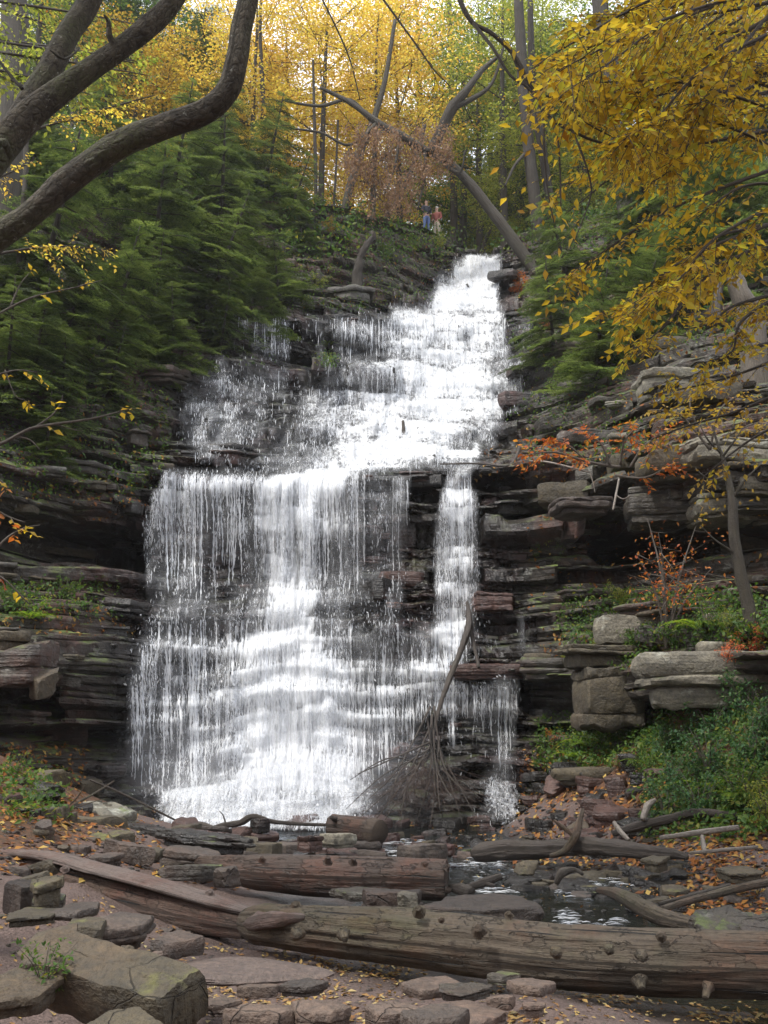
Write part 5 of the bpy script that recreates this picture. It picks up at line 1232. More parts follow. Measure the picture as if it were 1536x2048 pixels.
trunk([(775, 430, 44, 8), (795, 400, 44, 7), (830, 320, 44, 6), (850, 250, 44, 5)], 'dark curved trunk behind the dead foliage', group=T_)
trunk([(968, 495, 50, 6), (978, 465, 50, 5), (990, 420, 50, 4), (1012, 340, 50, 3)], 'small leaning stem just behind the lip of the falls', group=T_)
trunk([(1185, 470, 48, 7), (1170, 350, 48, 8), (1140, 250, 48, 7), (1120, 120, 48, 6)], 'dark trunk behind the upper golden boughs', group=T_)
trunk([(140, 300, 40, 6), (150, 150, 40, 5), (160, 0, 40, 4)], 'thin trunk on the left cliff top between the thick limbs', group=T_)
trunk([(530, 380, 44, 6), (526, 200, 44, 7), (520, 60, 44, 5), (525, -40, 44, 4)], 'dark trunk rising beside the upright end of the thick limb', group=T_)
trunk([(40, 500, 24, 6), (46, 420, 24, 6), (52, 320, 24, 6), (50, 200, 24, 5)], 'thin grey stem behind the lowest thick limb at the far left', 'greybark')
trunk([(10, 380, 26, 34), (22, 260, 26, 32), (32, 120, 26, 31), (28, 0, 26, 29), (20, -100, 26, 28)], 'thick grey trunk at the upper left edge behind the limbs', 'greybark', limbs=[[(28, 90, 26, 8), (0, 60, 26, 6), (-40, 10, 26, 4)]])
# broken snags
sn, snc = trunk([(714, 562, 36, 13), (716, 540, 36, 12), (720, 515, 36, 10), (733, 492, 36, 8), (746, 474, 36, 6)], 'broken mossy stump leaning on the ledge above the small left fall', 'farbark', 'tree_stump', 16, .3)
sn, snc = trunk([(1500, 640, 21, 26), (1488, 600, 21, 24), (1470, 560, 21, 18), (1458, 520, 21, 8)], 'pale weathered broken trunk behind the golden leaves on the right', 'palewood' if False else 'greybark', 'tree_stump', 14, .22)
M['oldwood'] = bark_material('weathered_snag_wood', (.07, .055, .042), (.2, .17, .135), .1, .9, 1.2)
for ch in sn.children: ch.data.materials[0] = M['oldwood']
for e in ([(1440, 650, 21, 14), (1432, 610, 21, 12), (1440, 570, 21, 8), (1450, 545, 21, 3)],):
    p2, r2 = pxpts(e); V, F, uv = tube(p2, r2, 10, .25, 4, 4); obj('dark_split', make_mesh('dark_split', V - snc, F, uv), M['darkwood'], sn)

# ---- the great forked tree whose limbs cross the upper left
gt = empty('forked_tree', (-3.6, 6.6, .6), 'great dark barked tree with thick curved limbs crossing the upper left', 'tree'); go_ = np.array(gt.location)
def gpart(name, L, seg=40, rough=.05, sub=22, mat='beechbark', par=None, pts=None):
    p, r = pxpts(L); r = r * .9; V, F, uv = tube(p, r, seg, rough, int(abs(L[0][0])), sub, lump=.9, ridge=.05); return obj(name, make_mesh(name, V - go_, F, uv), M[mat], par or gt)
base = [(-480, 1900, 6.8, 120), (-440, 1500, 6.8, 85), (-380, 1000, 6.7, 76), (-300, 720, 6.6, 66), (-200, 560, 6.5, 50)]
gpart('trunk', base)
gpart('limb', [(-300, 720, 6.6, 50), (-150, 585, 6.5, 42), (-10, 478, 6.4, 31), (60, 430, 6.35, 30), (140, 360, 6.3, 32), (240, 290, 6.2, 33), (330, 252, 6.15, 30), (410, 222, 6.1, 29), (455, 180, 6.05, 28), (473, 120, 6.0, 27), (482, 60, 6.0, 26), (498, -10, 6.0, 25), (520, -120, 6.0, 23)])
gpart('limb', [(-250, 640, 6.7, 52), (-120, 450, 6.9, 46), (-20, 320, 7.0, 40), (50, 240, 7.0, 36), (110, 190, 7.0, 32), (180, 140, 7.0, 28), (240, 98, 7.0, 27), (295, 55, 7.0, 27), (340, 10, 7.0, 25), (380, -60, 7.0, 23)])
gpart('limb', [(20, 270, 7.1, 30), (60, 200, 7.2, 30), (100, 140, 7.3, 29), (135, 70, 7.4, 29), (175, 10, 7.5, 28), (205, -60, 7.5, 26)])
gpart('branch_stub', [(233, 100, 6.95, 12), (220, 75, 6.9, 8), (217, 45, 6.85, 6), (208, 30, 6.8, 2)], 10, .15, 4)
gpart('branch_stub', [(20, 310, 6.9, 9), (8, 285, 6.7, 11), (-4, 288, 6.6, 8)], 10, .15, 4)
gpart('twig', [(-10, 110, 6.9, 4), (20, 150, 6.9, 4), (45, 178, 6.9, 5)], 6, .1, 3, 'greybark')
gpart('twig', [(160, 96, 7.2, 2), (130, 118, 7.0, 3), (100, 100, 6.9, 2)], 6, .1, 3, 'greybark')

o = obj('crown', BRD[0][1], L_['gold'], gt); setmat(o, L_['yellowgreen']); o.location = (1.6, -1.2, 6.2); o.scale = (1.1, 1.0, .8)  # unseen crown above the frame, added to shade the foreground
# ---- leafy boughs hanging into view: branches with twigs, leaf by leaf
LEAFME = []
for k in range(4):
    V = LEAF_V.copy(); V[:, 2] += rng.normal(0, .03, 5); V[4, 0] += rng.normal(0, .08); V[4, 2] -= .05 * k
    LEAFME.append(make_mesh('leaf', V, LEAF_F, smooth=False))
def leafy_bough(label, branches, mat, leafsize, twn, twl, perleaf=9, name='leafy_bough', nparts=0, droop=.25, seed=0, barkmat='darktwig', leafrange=(0.25, 1.0), spread=.55, cat='tree', clear=None):
    c = P(*branches[0][0][:3]); t = empty(name, c, label, cat); mb = MB(); tw = MB(); made = 0
    for B in branches:
        pts, rad = pxpts(B); V, F, uv = tube(pts, rad, 7, .05, int(abs(B[0][0])), 5); o = obj('branch', make_mesh('branch', V - c, F, uv), M[barkmat], t)
        m = len(pts); n = int(twn * np.linalg.norm(np.diff(pts, axis=0), axis=1).sum())
        T = rng.uniform(leafrange[0], leafrange[1], n) * (m - 1); i = np.clip(T.astype(int), 0, m - 2); f = (T - i)[:, None]
        p = pts[i] * (1 - f) + pts[i + 1] * f; d0 = nrmz(pts[i + 1] - pts[i])
        side = nrmz(np.cross(d0, [0, 0, 1.0])) * rng.choice([-1, 1], n)[:, None]
        d = nrmz(d0 * rng.uniform(.2, 1, (n, 1)) + side * rng.uniform(.3, 1, (n, 1)) + rng.normal(0, .3, (n, 3)) + [0, 0, -droop])
        L = twl * rng.uniform(.5, 1.3, n)
        for k in range(n):
            if clear is not None:
                uu, vv = topx(*(p[k] + d[k] * L[k] * .6)) 
                if rng.random() > clear(uu, vv): continue
            e = p[k] + d[k] * L[k] + [0, 0, -L[k] * .12]; q = (p[k] + e) / 2 + [0, 0, L[k] * .05]
            V, F, uv = tube([p[k], q, e], [.0035, .0028, .0015], 3, 0, 0, 1, cap=False); tw.add(V - c, F)
            ns = perleaf; fr = (np.arange(ns) + .7) / ns; fr = fr[:, None]
            pp = np.where(fr < .5, p[k] + (q - p[k]) * fr * 2, q + (e - q) * (fr * 2 - 1))
            nn = nrmz(np.array([0, 0, 1.0]) + rng.normal(0, .35, 3)); sd = nrmz(np.cross(d[k], nn)) * np.where(np.arange(ns) % 2, 1, -1)[:, None]
            ld = nrmz(d[k] * .7 + sd * .85 + rng.normal(0, .2, (ns, 3)) + [0, 0, -.25]); sz = leafsize * rng.uniform(.4, 1.3, ns)
            Mx = frames(ld, nn + rng.normal(0, .35, (ns, 3)), sz)
            a = 0
            while made < nparts and a < ns and k % 3 == 0:
                o = obj('leaf', LEAFME[rng.integers(4)], mat, t)
                o.matrix_local = Matrix([list(Mx[a, 0]) + [pp[a, 0] - c[0]], list(Mx[a, 1]) + [pp[a, 1] - c[1]], list(Mx[a, 2]) + [pp[a, 2] - c[2]], [0, 0, 0, 1]]); made += 1; a += 1
            stamp(mb, LEAF_V, LEAF_F, Mx[a:], pp[a:] - c)
    obj('leaves', mb.mesh('leaves', False), mat, t, kind='stuff'); obj('twigs', tw.mesh('twigs'), M[barkmat], t, kind='stuff'); return t
def interp_edge(v): return np.interp(v, [-50, 0, 80, 150, 300, 420, 520, 600, 680, 760, 830, 900, 1000], [1150, 1110, 1080, 1070, 1080, 1100, 1125, 1120, 1180, 1260, 1300, 1290, 1420])
def clear_r(u, v):
    e = interp_edge(v); a = np.clip((u - e + 30) / 90, 0, 1)
    if v > 700: a *= np.clip((950 - v) / 250, .0, 1) * .8
    a = a * (1.0 if float(fbm(u / 150., v / 55. + u / 400., 0, 61, 3)) > -.05 else .22)
    return a
br = []
for k in range(29):
    v1 = rng.uniform(20, 820); v0 = v1 - rng.uniform(60, 330); e = interp_edge(v1) + rng.uniform(-10, 240); D = rng.uniform(5.4, 9.0)
    br.append([(1680, v0, D + .3, 6), (1560, v0 + (v1 - v0) * .12, D + .2, 5), ((1560 + e) / 2, v0 + (v1 - v0) * .45, D, 3.2), (e + 60, v1 - (v1 - v0) * .15, D - .1, 1.8), (e, v1, D - .2, .9)])
for k in range(7):
    v1 = rng.uniform(-20, 260); e = rng.uniform(1130, 1420); D = rng.uniform(6, 10)
    br.append([(1680, v1 - 240, D + .3, 5), (1560, v1 - 200, D + .2, 4), ((1560 + e) / 2, v1 - 90, D, 3), (e + 60, v1 - 20, D - .1, 1.8), (e, v1, D - .2, .9)])
for (a, b, D) in [((1536, 215), (1190, 165), 6.5), ((1560, 180), (1250, 150), 7), ((1560, 370), (1400, 430), 6), ((1560, 300), (1300, 240), 6.4)]:
    br.append([(a[0] + 80, a[1] + 30, D, 5), (a[0], a[1], D, 4), ((a[0] + b[0]) / 2, (a[1] + b[1]) / 2 - 25, D, 3), (b[0], b[1], D, 1.2)])
leafy_bough('overhanging golden beech boughs filling the upper right', br, L_['oldgold'], .072, 27, .42, 9, 'beech_boughs', 290, clear=clear_r)
bt = [o for o in COL.objects if o.name == 'beech_boughs'][0]
o = obj('crown', BRD[1][1], L_['gold'], bt); o.location = Vector((3.6, 6.0, 4.6)) - bt.location; o.scale = (1.15, 1.1, .8)  # crown out of view over the boughs, added for soft dappled shade
V, F, uv = tube([(6.3, 7.2, .2), (6.2, 7.1, 4), (5.6, 6.8, 8.5), (4.2, 6.2, 13)], [.3, .25, .2, .1], 14, .05, 3, 6); obj('trunk', make_mesh('trunk', V - np.array(bt.location), F, uv), M['beechbark'], bt)
br = [[(905, -60, 6.5, 6), (920, 0, 6.5, 6), (945, 45, 6.5, 5.5), (985, 68, 6.5, 5), (1028, 110, 6.5, 5), (1058, 165, 6.5, 4.5), (1100, 235, 6.5, 4), (1145, 262, 6.5, 3), (1200, 285, 6.5, 3), (1290, 296, 6.5, 1.5)],
      [(945, 45, 6.5, 4), (985, 95, 6.4, 4), (1020, 150, 6.4, 3), (1060, 180, 6.4, 3), (1085, 230, 6.4, 3), (1088, 300, 6.3, 2.5), (1095, 380, 6.3, 2), (1108, 445, 6.3, 1.2)],
      [(1100, 235, 6.5, 3), (1115, 275, 6.4, 2.5), (1120, 340, 6.4, 2), (1122, 430, 6.3, 1.2)], [(1145, 262, 6.5, 3), (1165, 310, 6.4, 2.5), (1182, 370, 6.4, 2), (1178, 405, 6.4, 1.8), (1150, 480, 6.3, 1)],
      [(1020, 100, 6.5, 2.5), (1060, 180, 6.5, 3), (1120, 200, 6.5, 2.5), (1180, 250, 6.5, 2), (1260, 290, 6.5, 1)],
      [(760, -10, 7, 2.5), (800, 45, 7, 2.5), (840, 100, 7, 2), (868, 140, 7, 1.8), (900, 172, 7, 1)], [(640, -10, 7.4, 2), (670, 50, 7.4, 2), (700, 120, 7.4, 1.8), (720, 200, 7.4, 1.2)]]
leafy_bough('dark thin branch zigzagging down from the top edge with few leaves', br, L_['amber'], .075, 2.2, .35, 6, 'bare_branch', 60, leafrange=(.3, 1))
# sparse low twigs on the right
br = [[(1620, 690, 9, 5), (1500, 740, 9, 3), (1400, 770, 9, 2), (1300, 790, 9, 1)], [(1620, 760, 9.5, 5), (1480, 820, 9.5, 3), (1380, 850, 9.5, 2), (1300, 880, 9.5, 1)], [(1620, 820, 10, 4), (1500, 880, 10, 2.5), (1400, 960, 10, 1)]]
leafy_bough('loose yellow twigs hanging below the golden boughs', br, L_['gold'], .075, 9, .38, 7, 'hanging_twigs', 0, leafrange=(.1, 1))
# upper left, yellow green sprays behind the limbs
br = []
for k in range(8):
    v1 = rng.uniform(20, 200); u1 = rng.uniform(60, 330); D = rng.uniform(11, 13.5)
    br.append([(-160, v1 - 60, D, 5), (-40, v1 - 50, D, 4), (u1 * .5, v1 - 25, D, 2.5), (u1, v1, D, 1)])
leafy_bough('yellow green leafy boughs behind the thick limbs at the upper left', br, L_['yellowgreen'], .085, 9, .5, 9, 'leafy_bough', 0)
br = [[(-60, 520, 13, 3), (40, 500, 13, 3), (120, 492, 13, 2), (215, 500, 13, 1)], [(-40, 300, 14, 4), (100, 250, 14, 3), (220, 215, 14, 2), (310, 190, 14, 1)], [(60, 262, 14, 3), (150, 240, 14, 2), (260, 262, 14, 1)], [(-60, 380, 12, 3), (10, 350, 12, 2), (70, 320, 12, 1)]]
leafy_bough('yellow leafed boughs under and between the thick limbs', br, L_['yellow'], .07, 12, .42, 9, 'leafy_bough', 0)
# bare pale twigs with a few orange leaves entering from the left edge
br = [[(-60, 905, 8, 5), (0, 888, 8, 4), (60, 858, 8, 3.5), (110, 848, 8, 3), (180, 838, 8, 2.5), (232, 825, 8, 1.6), (252, 820, 8, 1)], [(70, 855, 8, 2.5), (105, 830, 8, 2), (122, 805, 8, 1.2), (125, 790, 8, .8)], [(30, 872, 8, 2), (60, 880, 8, 1.5), (80, 900, 8, 1)], [(110, 848, 8, 1.5), (150, 860, 8, 1), (165, 862, 8, .7)]]
leafy_bough('pale bare twig with a few orange leaves reaching in from the left edge', br, L_['gold'], .075, 3.2, .12, 3, 'bare_twig', 30, barkmat='thinbark')
br = [[(-40, 650, 9, 3), (30, 610, 9, 2.5), (80, 590, 9, 2), (150, 575, 9, 1.5), (205, 560, 9, .8)], [(20, 615, 9, 2), (40, 570, 9, 1.4), (60, 545, 9, .8)]]
leafy_bough('thin twig with small yellow leaves at the left edge, below the lowest limb', br, L_['gold'], .07, 4, .15, 3, 'bare_twig', 20, barkmat='thinbark')
br = [[(-40, 1160, 8, 3), (0, 1090, 8, 2.5), (40, 1060, 8, 2), (80, 1050, 8, 1)], [(-40, 1000, 8, 3), (10, 1030, 8, 2), (50, 1045, 8, 1.2)], [(-30, 940, 8.5, 3), (0, 960, 8.5, 2), (30, 1000, 8.5, 1)], [(-30, 1140, 8, 3), (10, 1160, 8, 2), (60, 1210, 8, 1)]]
leafy_bough('thin drooping twig with orange leaves low on the left edge', br, L_['orange'], .08, 6, .14, 4, 'bare_twig', 20, barkmat='thinbark')
br = [[(-40, 760, 9, 3), (10, 745, 9, 2), (40, 740, 9, 1.4), (75, 745, 9, .8)], [(10, 740, 9, 1.5), (30, 790, 9, 1), (50, 800, 9, .7)]]
leafy_bough('twig with a cluster of amber leaves above the pale bare twig', br, L_['gold'], .08, 7, .14, 4, 'bare_twig', 20, barkmat='thinbark')

# ---- hemlocks on the left slope
HL = 'hemlocks hanging on the left slope'
for i, (u, v, D, s, lab) in enumerate([
    (60, 640, 23, .85, 'dark hemlock at the left edge under the lowest limb'), (215, 690, 24.5, .62, 'bright tipped hemlock hanging over the left cliff, lowest of the group'),
    (300, 590, 27, .85, 'wide hemlock in the middle of the left slope'), (395, 650, 28, .72, 'hemlock whose boughs droop beside the small left fall'), (330, 450, 31, .85, 'hemlock standing higher on the slope, below the crook of the thick limb'),
    (440, 520, 31, .85, 'hemlock above the small left fall'), (500, 640, 30, .42, 'small hemlock dipping into the small left fall'), (470, 420, 36, .8, 'hemlock near the cliff top left of the sky gap'), (560, 470, 36, .6, 'hemlock on the edge of the rocky outcrop'),
    (230, 420, 32, .8, 'upper hemlock between the lower limb and the slope'), (90, 430, 27, .85, 'hemlock half hidden by the lowest thick limb'), (10, 820, 20.5, .5, 'small dark hemlock low on the left cliff'), (560, 600, 33, .42, 'little hemlock on the ledge left of the broken stump'), (610, 500, 37.5, .4, 'small hemlock on the outcrop ledge'), (120, 860, 21.5, .38, 'small green hemlock seedling on the left ledges'),
    (110, 740, 22.5, .6, 'hemlock with long boughs sagging over the left ledges'), (420, 380, 36, .8, 'high hemlock under the bend of the thick limb'), (520, 400, 38, .75, 'hemlock at the rim between the limb bend and the outcrop'), (350, 720, 27, .4, 'small hemlock tuft beside the left trickle of water'), (300, 745, 26.5, .42, 'low hemlock drooping over the dark ledge left of the trickle'), (440, 690, 28, .36, 'small hemlock in front of the left end of the dripping ledge'), (540, 670, 31, .3, 'tiny hemlock at the dripping ledge'),
    (60, 770, 21.5, .45, 'low hemlock on the left ledges below the thin yellow twig'), (205, 800, 23.5, .36, 'small hemlock on the dark ledges left of the trickle'), (300, 660, 26.5, .5, 'hemlock leaning toward the left trickle'), (90, 930, 21, .32, 'little hemlock low on the left ledges'), (20, 690, 22, .55, 'dark hemlock at the left edge under the thin twig')]):
    h = hit(u, v, BVC)
    if h[0] is None: continue
    p = h[0]; hemlock(i % 4, (p.x, p.y, p.z - .4), s, lab, HL, tilt=(rng.uniform(.05, .28), rng.normal(0, .08)))
HR = 'hemlocks on the right bank of the falls'
for i, (u, v, D, s, lab) in enumerate([(1180, 790, 25, .62, 'hemlock with bright drooping boughs right of the upper cascade'), (1110, 720, 28, .55, 'hemlock close to the right side of the upper cascade'), (1240, 720, 25, .7, 'hemlock behind the hanging golden leaves'), (1150, 610, 34, .75, 'hemlock below the leaning tree'), (1260, 560, 32, .8, 'hemlock behind the golden boughs on the right cliff'), (1400, 620, 26, .8, 'dark hemlock behind the pale broken trunk'), (1520, 520, 25, .9, 'dark hemlock at the right edge of the cliff'), (1340, 520, 33, .9, 'hemlock high on the right cliff')]):
    h = hit(u, v, BVC)
    if h[0] is None: continue
    p = h[0]; hemlock((i + 1) % 4, (p.x, p.y, p.z - .4), s, lab, HR, tilt=(rng.uniform(.05, .25), rng.normal(0, .08)))

# ---- shrubs, ferns, saplings
def shrub_meshes(seed, h=1.0, stems=7, spread=.6, nleaf=420, leaf=.09, low=.2, layered=True):
    r = np.random.default_rng(seed); st = MB(); lf = MB()
    tips = []
    for k in range(stems):
        az = r.uniform(0, 6.28); L = h * r.uniform(.6, 1.05); sp = spread * r.uniform(.3, 1)
        p0 = np.zeros(3); p1 = np.array([math.cos(az) * sp * .35, math.sin(az) * sp * .35, L * .55]); p2 = np.array([math.cos(az) * sp, math.sin(az) * sp, L])
        V, F, uv = tube([p0, p1, p2], [.012 * h, .009 * h, .003 * h], 5, 0, 0, 3, cap=False); st.add(V, F, uv)
        for j in range(5):
            f = r.uniform(low, 1); b = p0 * (1 - f) ** 2 + 2 * p1 * f * (1 - f) + p2 * f * f; dd = r.normal(0, 1, 3) * [1, 1, .3]; e = b + nrmz(dd) * h * r.uniform(.12, .32)
            V, F, uv = tube([b, e], [.005 * h, .002 * h], 3, 0, 0, 1, cap=False); st.add(V, F, uv); tips.append((b, e))
    per = nleaf // len(tips)
    for b, e in tips:
        f = r.uniform(.2, 1.1, per)[:, None]; pos = b * (1 - f) + e * f + r.normal(0, .06 * h, (per, 3)); d = nrmz((e - b) * 1.5 / h + r.normal(0, .6, (per, 3)) + [0, 0, -.2])
        stamp(lf, LEAF_V, LEAF_F, frames(d, np.array([0, 0, 1.0]) + r.normal(0, .4, (per, 3)), leaf * r.uniform(.5, 1.2, per)), pos)
    return st.mesh('stem'), lf.mesh('leaves', False)
SH = {'dense': [shrub_meshes(80 + k, 1.0, 9, .65, 900, .085, .1) for k in range(3)], 'tall': [shrub_meshes(90 + k, 2.2, 8, .8, 420, .085, .45) for k in range(2)], 'small': [shrub_meshes(95 + k, .5, 7, .35, 260, .06, .1) for k in range(3)]}
def shrub(kind, u, v, s, mat, label, group=None, name='shrub', bv=None, cat='shrub', dz=0, loc=None):
    if loc is None:
        h = hit(u, v, bv)
        if h[0] is None: return
        loc = (h[0].x, h[0].y - .05, h[0].z - .05 + dz)
    t = empty(name, loc, label, cat, group); a, b = SH[kind][rng.integers(len(SH[kind]))]
    obj('stem', a, M['thinbark'], t); o = obj('leaves', b, L_['green'], t, kind='stuff'); setmat(o, L_[mat]); t.scale = (s,) * 3; t.rotation_euler = (rng.normal(0, .1), rng.normal(0, .1), rng.uniform(0, 6.28)); return t
SG = 'green bushes of the right bank'
for (u, v, s, m, lab) in [(1490, 1440, .8, 'bush', 'green bush at the right edge under the big pale slab boulder'), (1420, 1480, .8, 'bush', 'green bush spreading below the left end of the big pale slab boulder'), (1350, 1500, .6, 'bush', 'green bush at the mouth of the dark hollow'), (1500, 1540, .85, 'bush', 'blue green bush at the right edge halfway down the bank'),
    (1420, 1560, .8, 'bush', 'big rounded green bush in the middle of the bank'), (1340, 1585, .7, 'bush', 'green bush reaching toward the red wet rocks'), (1480, 1620, .75, 'green', 'green bush above the long pale stick, near the right edge'), (1400, 1640, .7, 'bush', 'green bush hanging over the thick dark branch'), (1330, 1640, .6, 'bush', 'lowest green bush beside the broken pale root'), (1530, 1650, .6, 'yellowgreen', 'yellow green bush at the right edge above the leaf litter'), (1440, 1400, .5, 'bush', 'small green bush touching the underside of the big pale slab boulder'), (1290, 1555, .4, 'green', 'small green plant left of the green bushes'), (1540, 1470, .8, 'bush', 'green bush half out of view at the right edge')]:
    shrub('dense', u, v, s, m, lab, SG)
for (u, v, s, m, k, lab, cat) in [
    (1165, 1505, .9, 'fern', 'small', 'bright green leafy plant on the mossy bench, left of the brown block', 'plant'), (1210, 1500, .9, 'green', 'small', 'green plant under the square brown block', 'plant'), (1260, 1480, .9, 'green', 'small', 'low green plant in front of the dark hollow', 'plant'), (1110, 1490, .7, 'orange', 'small', 'small rusty brown fern beside the bright green plant', 'plant'), (1240, 1540, .7, 'dead', 'small', 'dry brown plant on the leafy slope', 'plant'),
    (1330, 1290, 1.0, 'orange', 'tall', 'many stemmed shrub with orange leaves on top of the ledge', 'shrub'), (1300, 1300, .9, 'yellowgreen', 'small', 'yellow green plant at the foot of the orange topped shrub', 'plant'), (1270, 1290, .55, 'green', 'dense', 'green mound of leaves left of the orange topped shrub', 'shrub'), (1240, 1205, .5, 'yellowgreen', 'dense', 'pale green bush on the ledge above the green mound', 'shrub'), (1410, 1270, .55, 'green', 'dense', 'green bush between the orange topped shrub and the sapling', 'shrub'), (1470, 1275, .5, 'yellowgreen', 'dense', 'bright green plants at the foot of the sapling', 'shrub'), (1350, 1290, .45, 'green', 'dense', 'low green plants on the edge of the big pale slab boulder', 'shrub'),
    (1450, 1325, .45, 'red', 'dense', 'coral red seedling on top of the long grey bed of rock', 'shrub'), (1510, 1300, .45, 'red', 'dense', 'coral red bush at the right edge above the big pale slab boulder', 'shrub'), (1190, 1345, .7, 'yellowgreen', 'small', 'yellow green tuft on the square brown block', 'plant'), (1135, 1320, .6, 'yellowgreen', 'small', 'yellow green tuft on the flat ledge left of the brown block', 'plant'),
    (1100, 1085, .9, 'yellowgreen', 'small', 'yellow plant on the wet wall right of the narrow fall', 'plant'), (1070, 1110, .6, 'green', 'small', 'small green plant on the wet wall below the yellow plant', 'plant'), (1125, 1105, .7, 'green', 'small', 'green tuft on the wet wall right of the yellow plant', 'plant'), (1205, 1130, .6, 'gold', 'small', 'small yellow tuft under the dark overhang', 'plant'),
    (70, 1235, 1.0, 'fern', 'small', 'bright green fern like plant on the left ledge', 'plant'), (30, 1215, .5, 'green', 'dense', 'green undergrowth at the left edge above the jutting block', 'shrub'), (130, 1190, .4, 'green', 'dense', 'low green plants on the left ledge', 'shrub'), (200, 1175, .6, 'yellowgreen', 'small', 'yellow green plant near the left end of the lower fall', 'plant'), (35, 1560, .9, 'green', 'small', 'green seedling in the leaf litter at the left edge', 'plant'),
    (770, 520, 1.1, 'green', 'dense', 'rounded green bush on the cliff right of the broken stump', 'shrub'), (700, 455, .8, 'green', 'dense', 'green bush on the outcrop below the mossy trunk', 'shrub'), (830, 500, .7, 'green', 'dense', 'low green bush on the outcrop below the hikers', 'shrub'), (880, 495, .7, 'yellowgreen', 'dense', 'yellow green bush at the end of the outcrop beside the lip', 'shrub'), (640, 575, .6, 'yellowgreen', 'dense', 'yellow green bush on the ledge above the small left fall', 'shrub'), (660, 465, .7, 'gold', 'dense', 'small orange gold bush on the dark outcrop', 'shrub'), (575, 420, .8, 'gold', 'dense', 'golden bush at the cliff top left of the outcrop', 'shrub'), (745, 590, .6, 'green', 'small', 'little green plant on the ledge under the broken stump', 'plant'),
    (1040, 590, .9, 'orange', 'dense', 'orange bush at the foot of the leaning tree', 'shrub'), (1100, 660, .8, 'orange', 'small', 'orange leafed sprig beside the upper cascade', 'plant'), (1100, 580, .8, 'green', 'dense', 'green bush beside the foot of the leaning tree', 'shrub')]:
    shrub(k, u, v, s, m, lab, cat=cat, name='shrub' if cat == 'shrub' else 'plant')
shrub('small', 90, 1975, .5, 'green', 'small green leafed plant growing between the foreground slabs', name='plant', cat='plant', loc=tuple(P(85, 1985, 5.0)))
# straggling shrub with red orange leaves on the right hand ledge
br = [[(1240, 935, 19.5, 4), (1180, 925, 19.4, 3), (1110, 905, 19.4, 2), (1050, 910, 19.5, 1)], [(1220, 930, 19.4, 3), (1200, 885, 19.3, 2), (1170, 868, 19.3, 1)], [(1260, 935, 19.2, 3), (1290, 890, 19, 2.5), (1340, 858, 19, 1)], [(1240, 930, 19.4, 3), (1250, 880, 19.2, 2), (1280, 850, 19.1, 1)], [(1230, 950, 19.3, 3), (1290, 955, 19, 2), (1350, 925, 19, 1)], [(1180, 930, 19.4, 2), (1130, 885, 19.3, 1.5), (1090, 880, 19.3, 1)]]
leafy_bough('straggling shrub with red orange leaves on the ledge right of the falls', br, L_['orange'], .115, 10, .45, 9, 'shrub', 0, barkmat='thinbark', cat='shrub', leafrange=(.3, 1))
br = [[(1420, 900, 17.5, 3), (1360, 830, 17.5, 2.5), (1300, 820, 17.5, 1)], [(1420, 900, 17.5, 3), (1440, 820, 17.4, 2), (1480, 790, 17.4, 1)], [(1400, 870, 17.5, 2.5), (1380, 800, 17.5, 2), (1420, 760, 17.5, 1)], [(1440, 880, 17.4, 2), (1500, 850, 17.3, 1.5), (1540, 840, 17.3, 1)]]
leafy_bough('yellow orange leafed shrub above the pale layered ledge', br, L_['gold'], .11, 10, .45, 9, 'shrub', 0, barkmat='thinbark', cat='shrub', leafrange=(.2, 1))
# the leaning sapling on the right bench
spg, spc = trunk([(1506, 1262, 16.2, 15), (1496, 1210, 16.2, 13), (1480, 1140, 16.2, 12), (1468, 1070, 16.2, 11), (1464, 1000, 16.2, 9), (1450, 930, 16.2, 5), (1436, 890, 16.2, 3), (1424, 850, 16.2, 1.5)], 'slim leaning sapling on the ledge above the green bank', 'greybark', 'sapling', 14, .06,
   [[(1464, 1000, 16.2, 4), (1490, 960, 16, 2.5), (1520, 930, 16, 1)], [(1444, 915, 16.2, 3), (1470, 880, 16, 2), (1486, 855, 16, 1)], [(1440, 905, 16.2, 2.5), (1416, 880, 16, 1.8), (1400, 850, 16, 1)], [(1475, 1110, 16.2, 3), (1430, 1080, 16, 2), (1400, 1050, 15.9, 1)], [(1456, 950, 16.2, 2.5), (1420, 960, 16, 1.5), (1390, 935, 16, .8)]], to_ground=False)
mb = MB()
for (u, v) in [(1520, 930), (1486, 855), (1400, 850), (1400, 1050), (1390, 935), (1430, 880), (1440, 1015), (1500, 1000), (1405, 1010), (1424, 850)]:
    n = 5; pos = P(u, v, 16) + rng.normal(0, .09, (n, 3)); stamp(mb, LEAF_V, LEAF_F, frames(rdir(n), rdir(n), .1 * rng.uniform(.7, 1.2, n)), pos - spc)
obj('leaves', mb.mesh('leaves', False), L_['gold'], spg, kind='stuff')

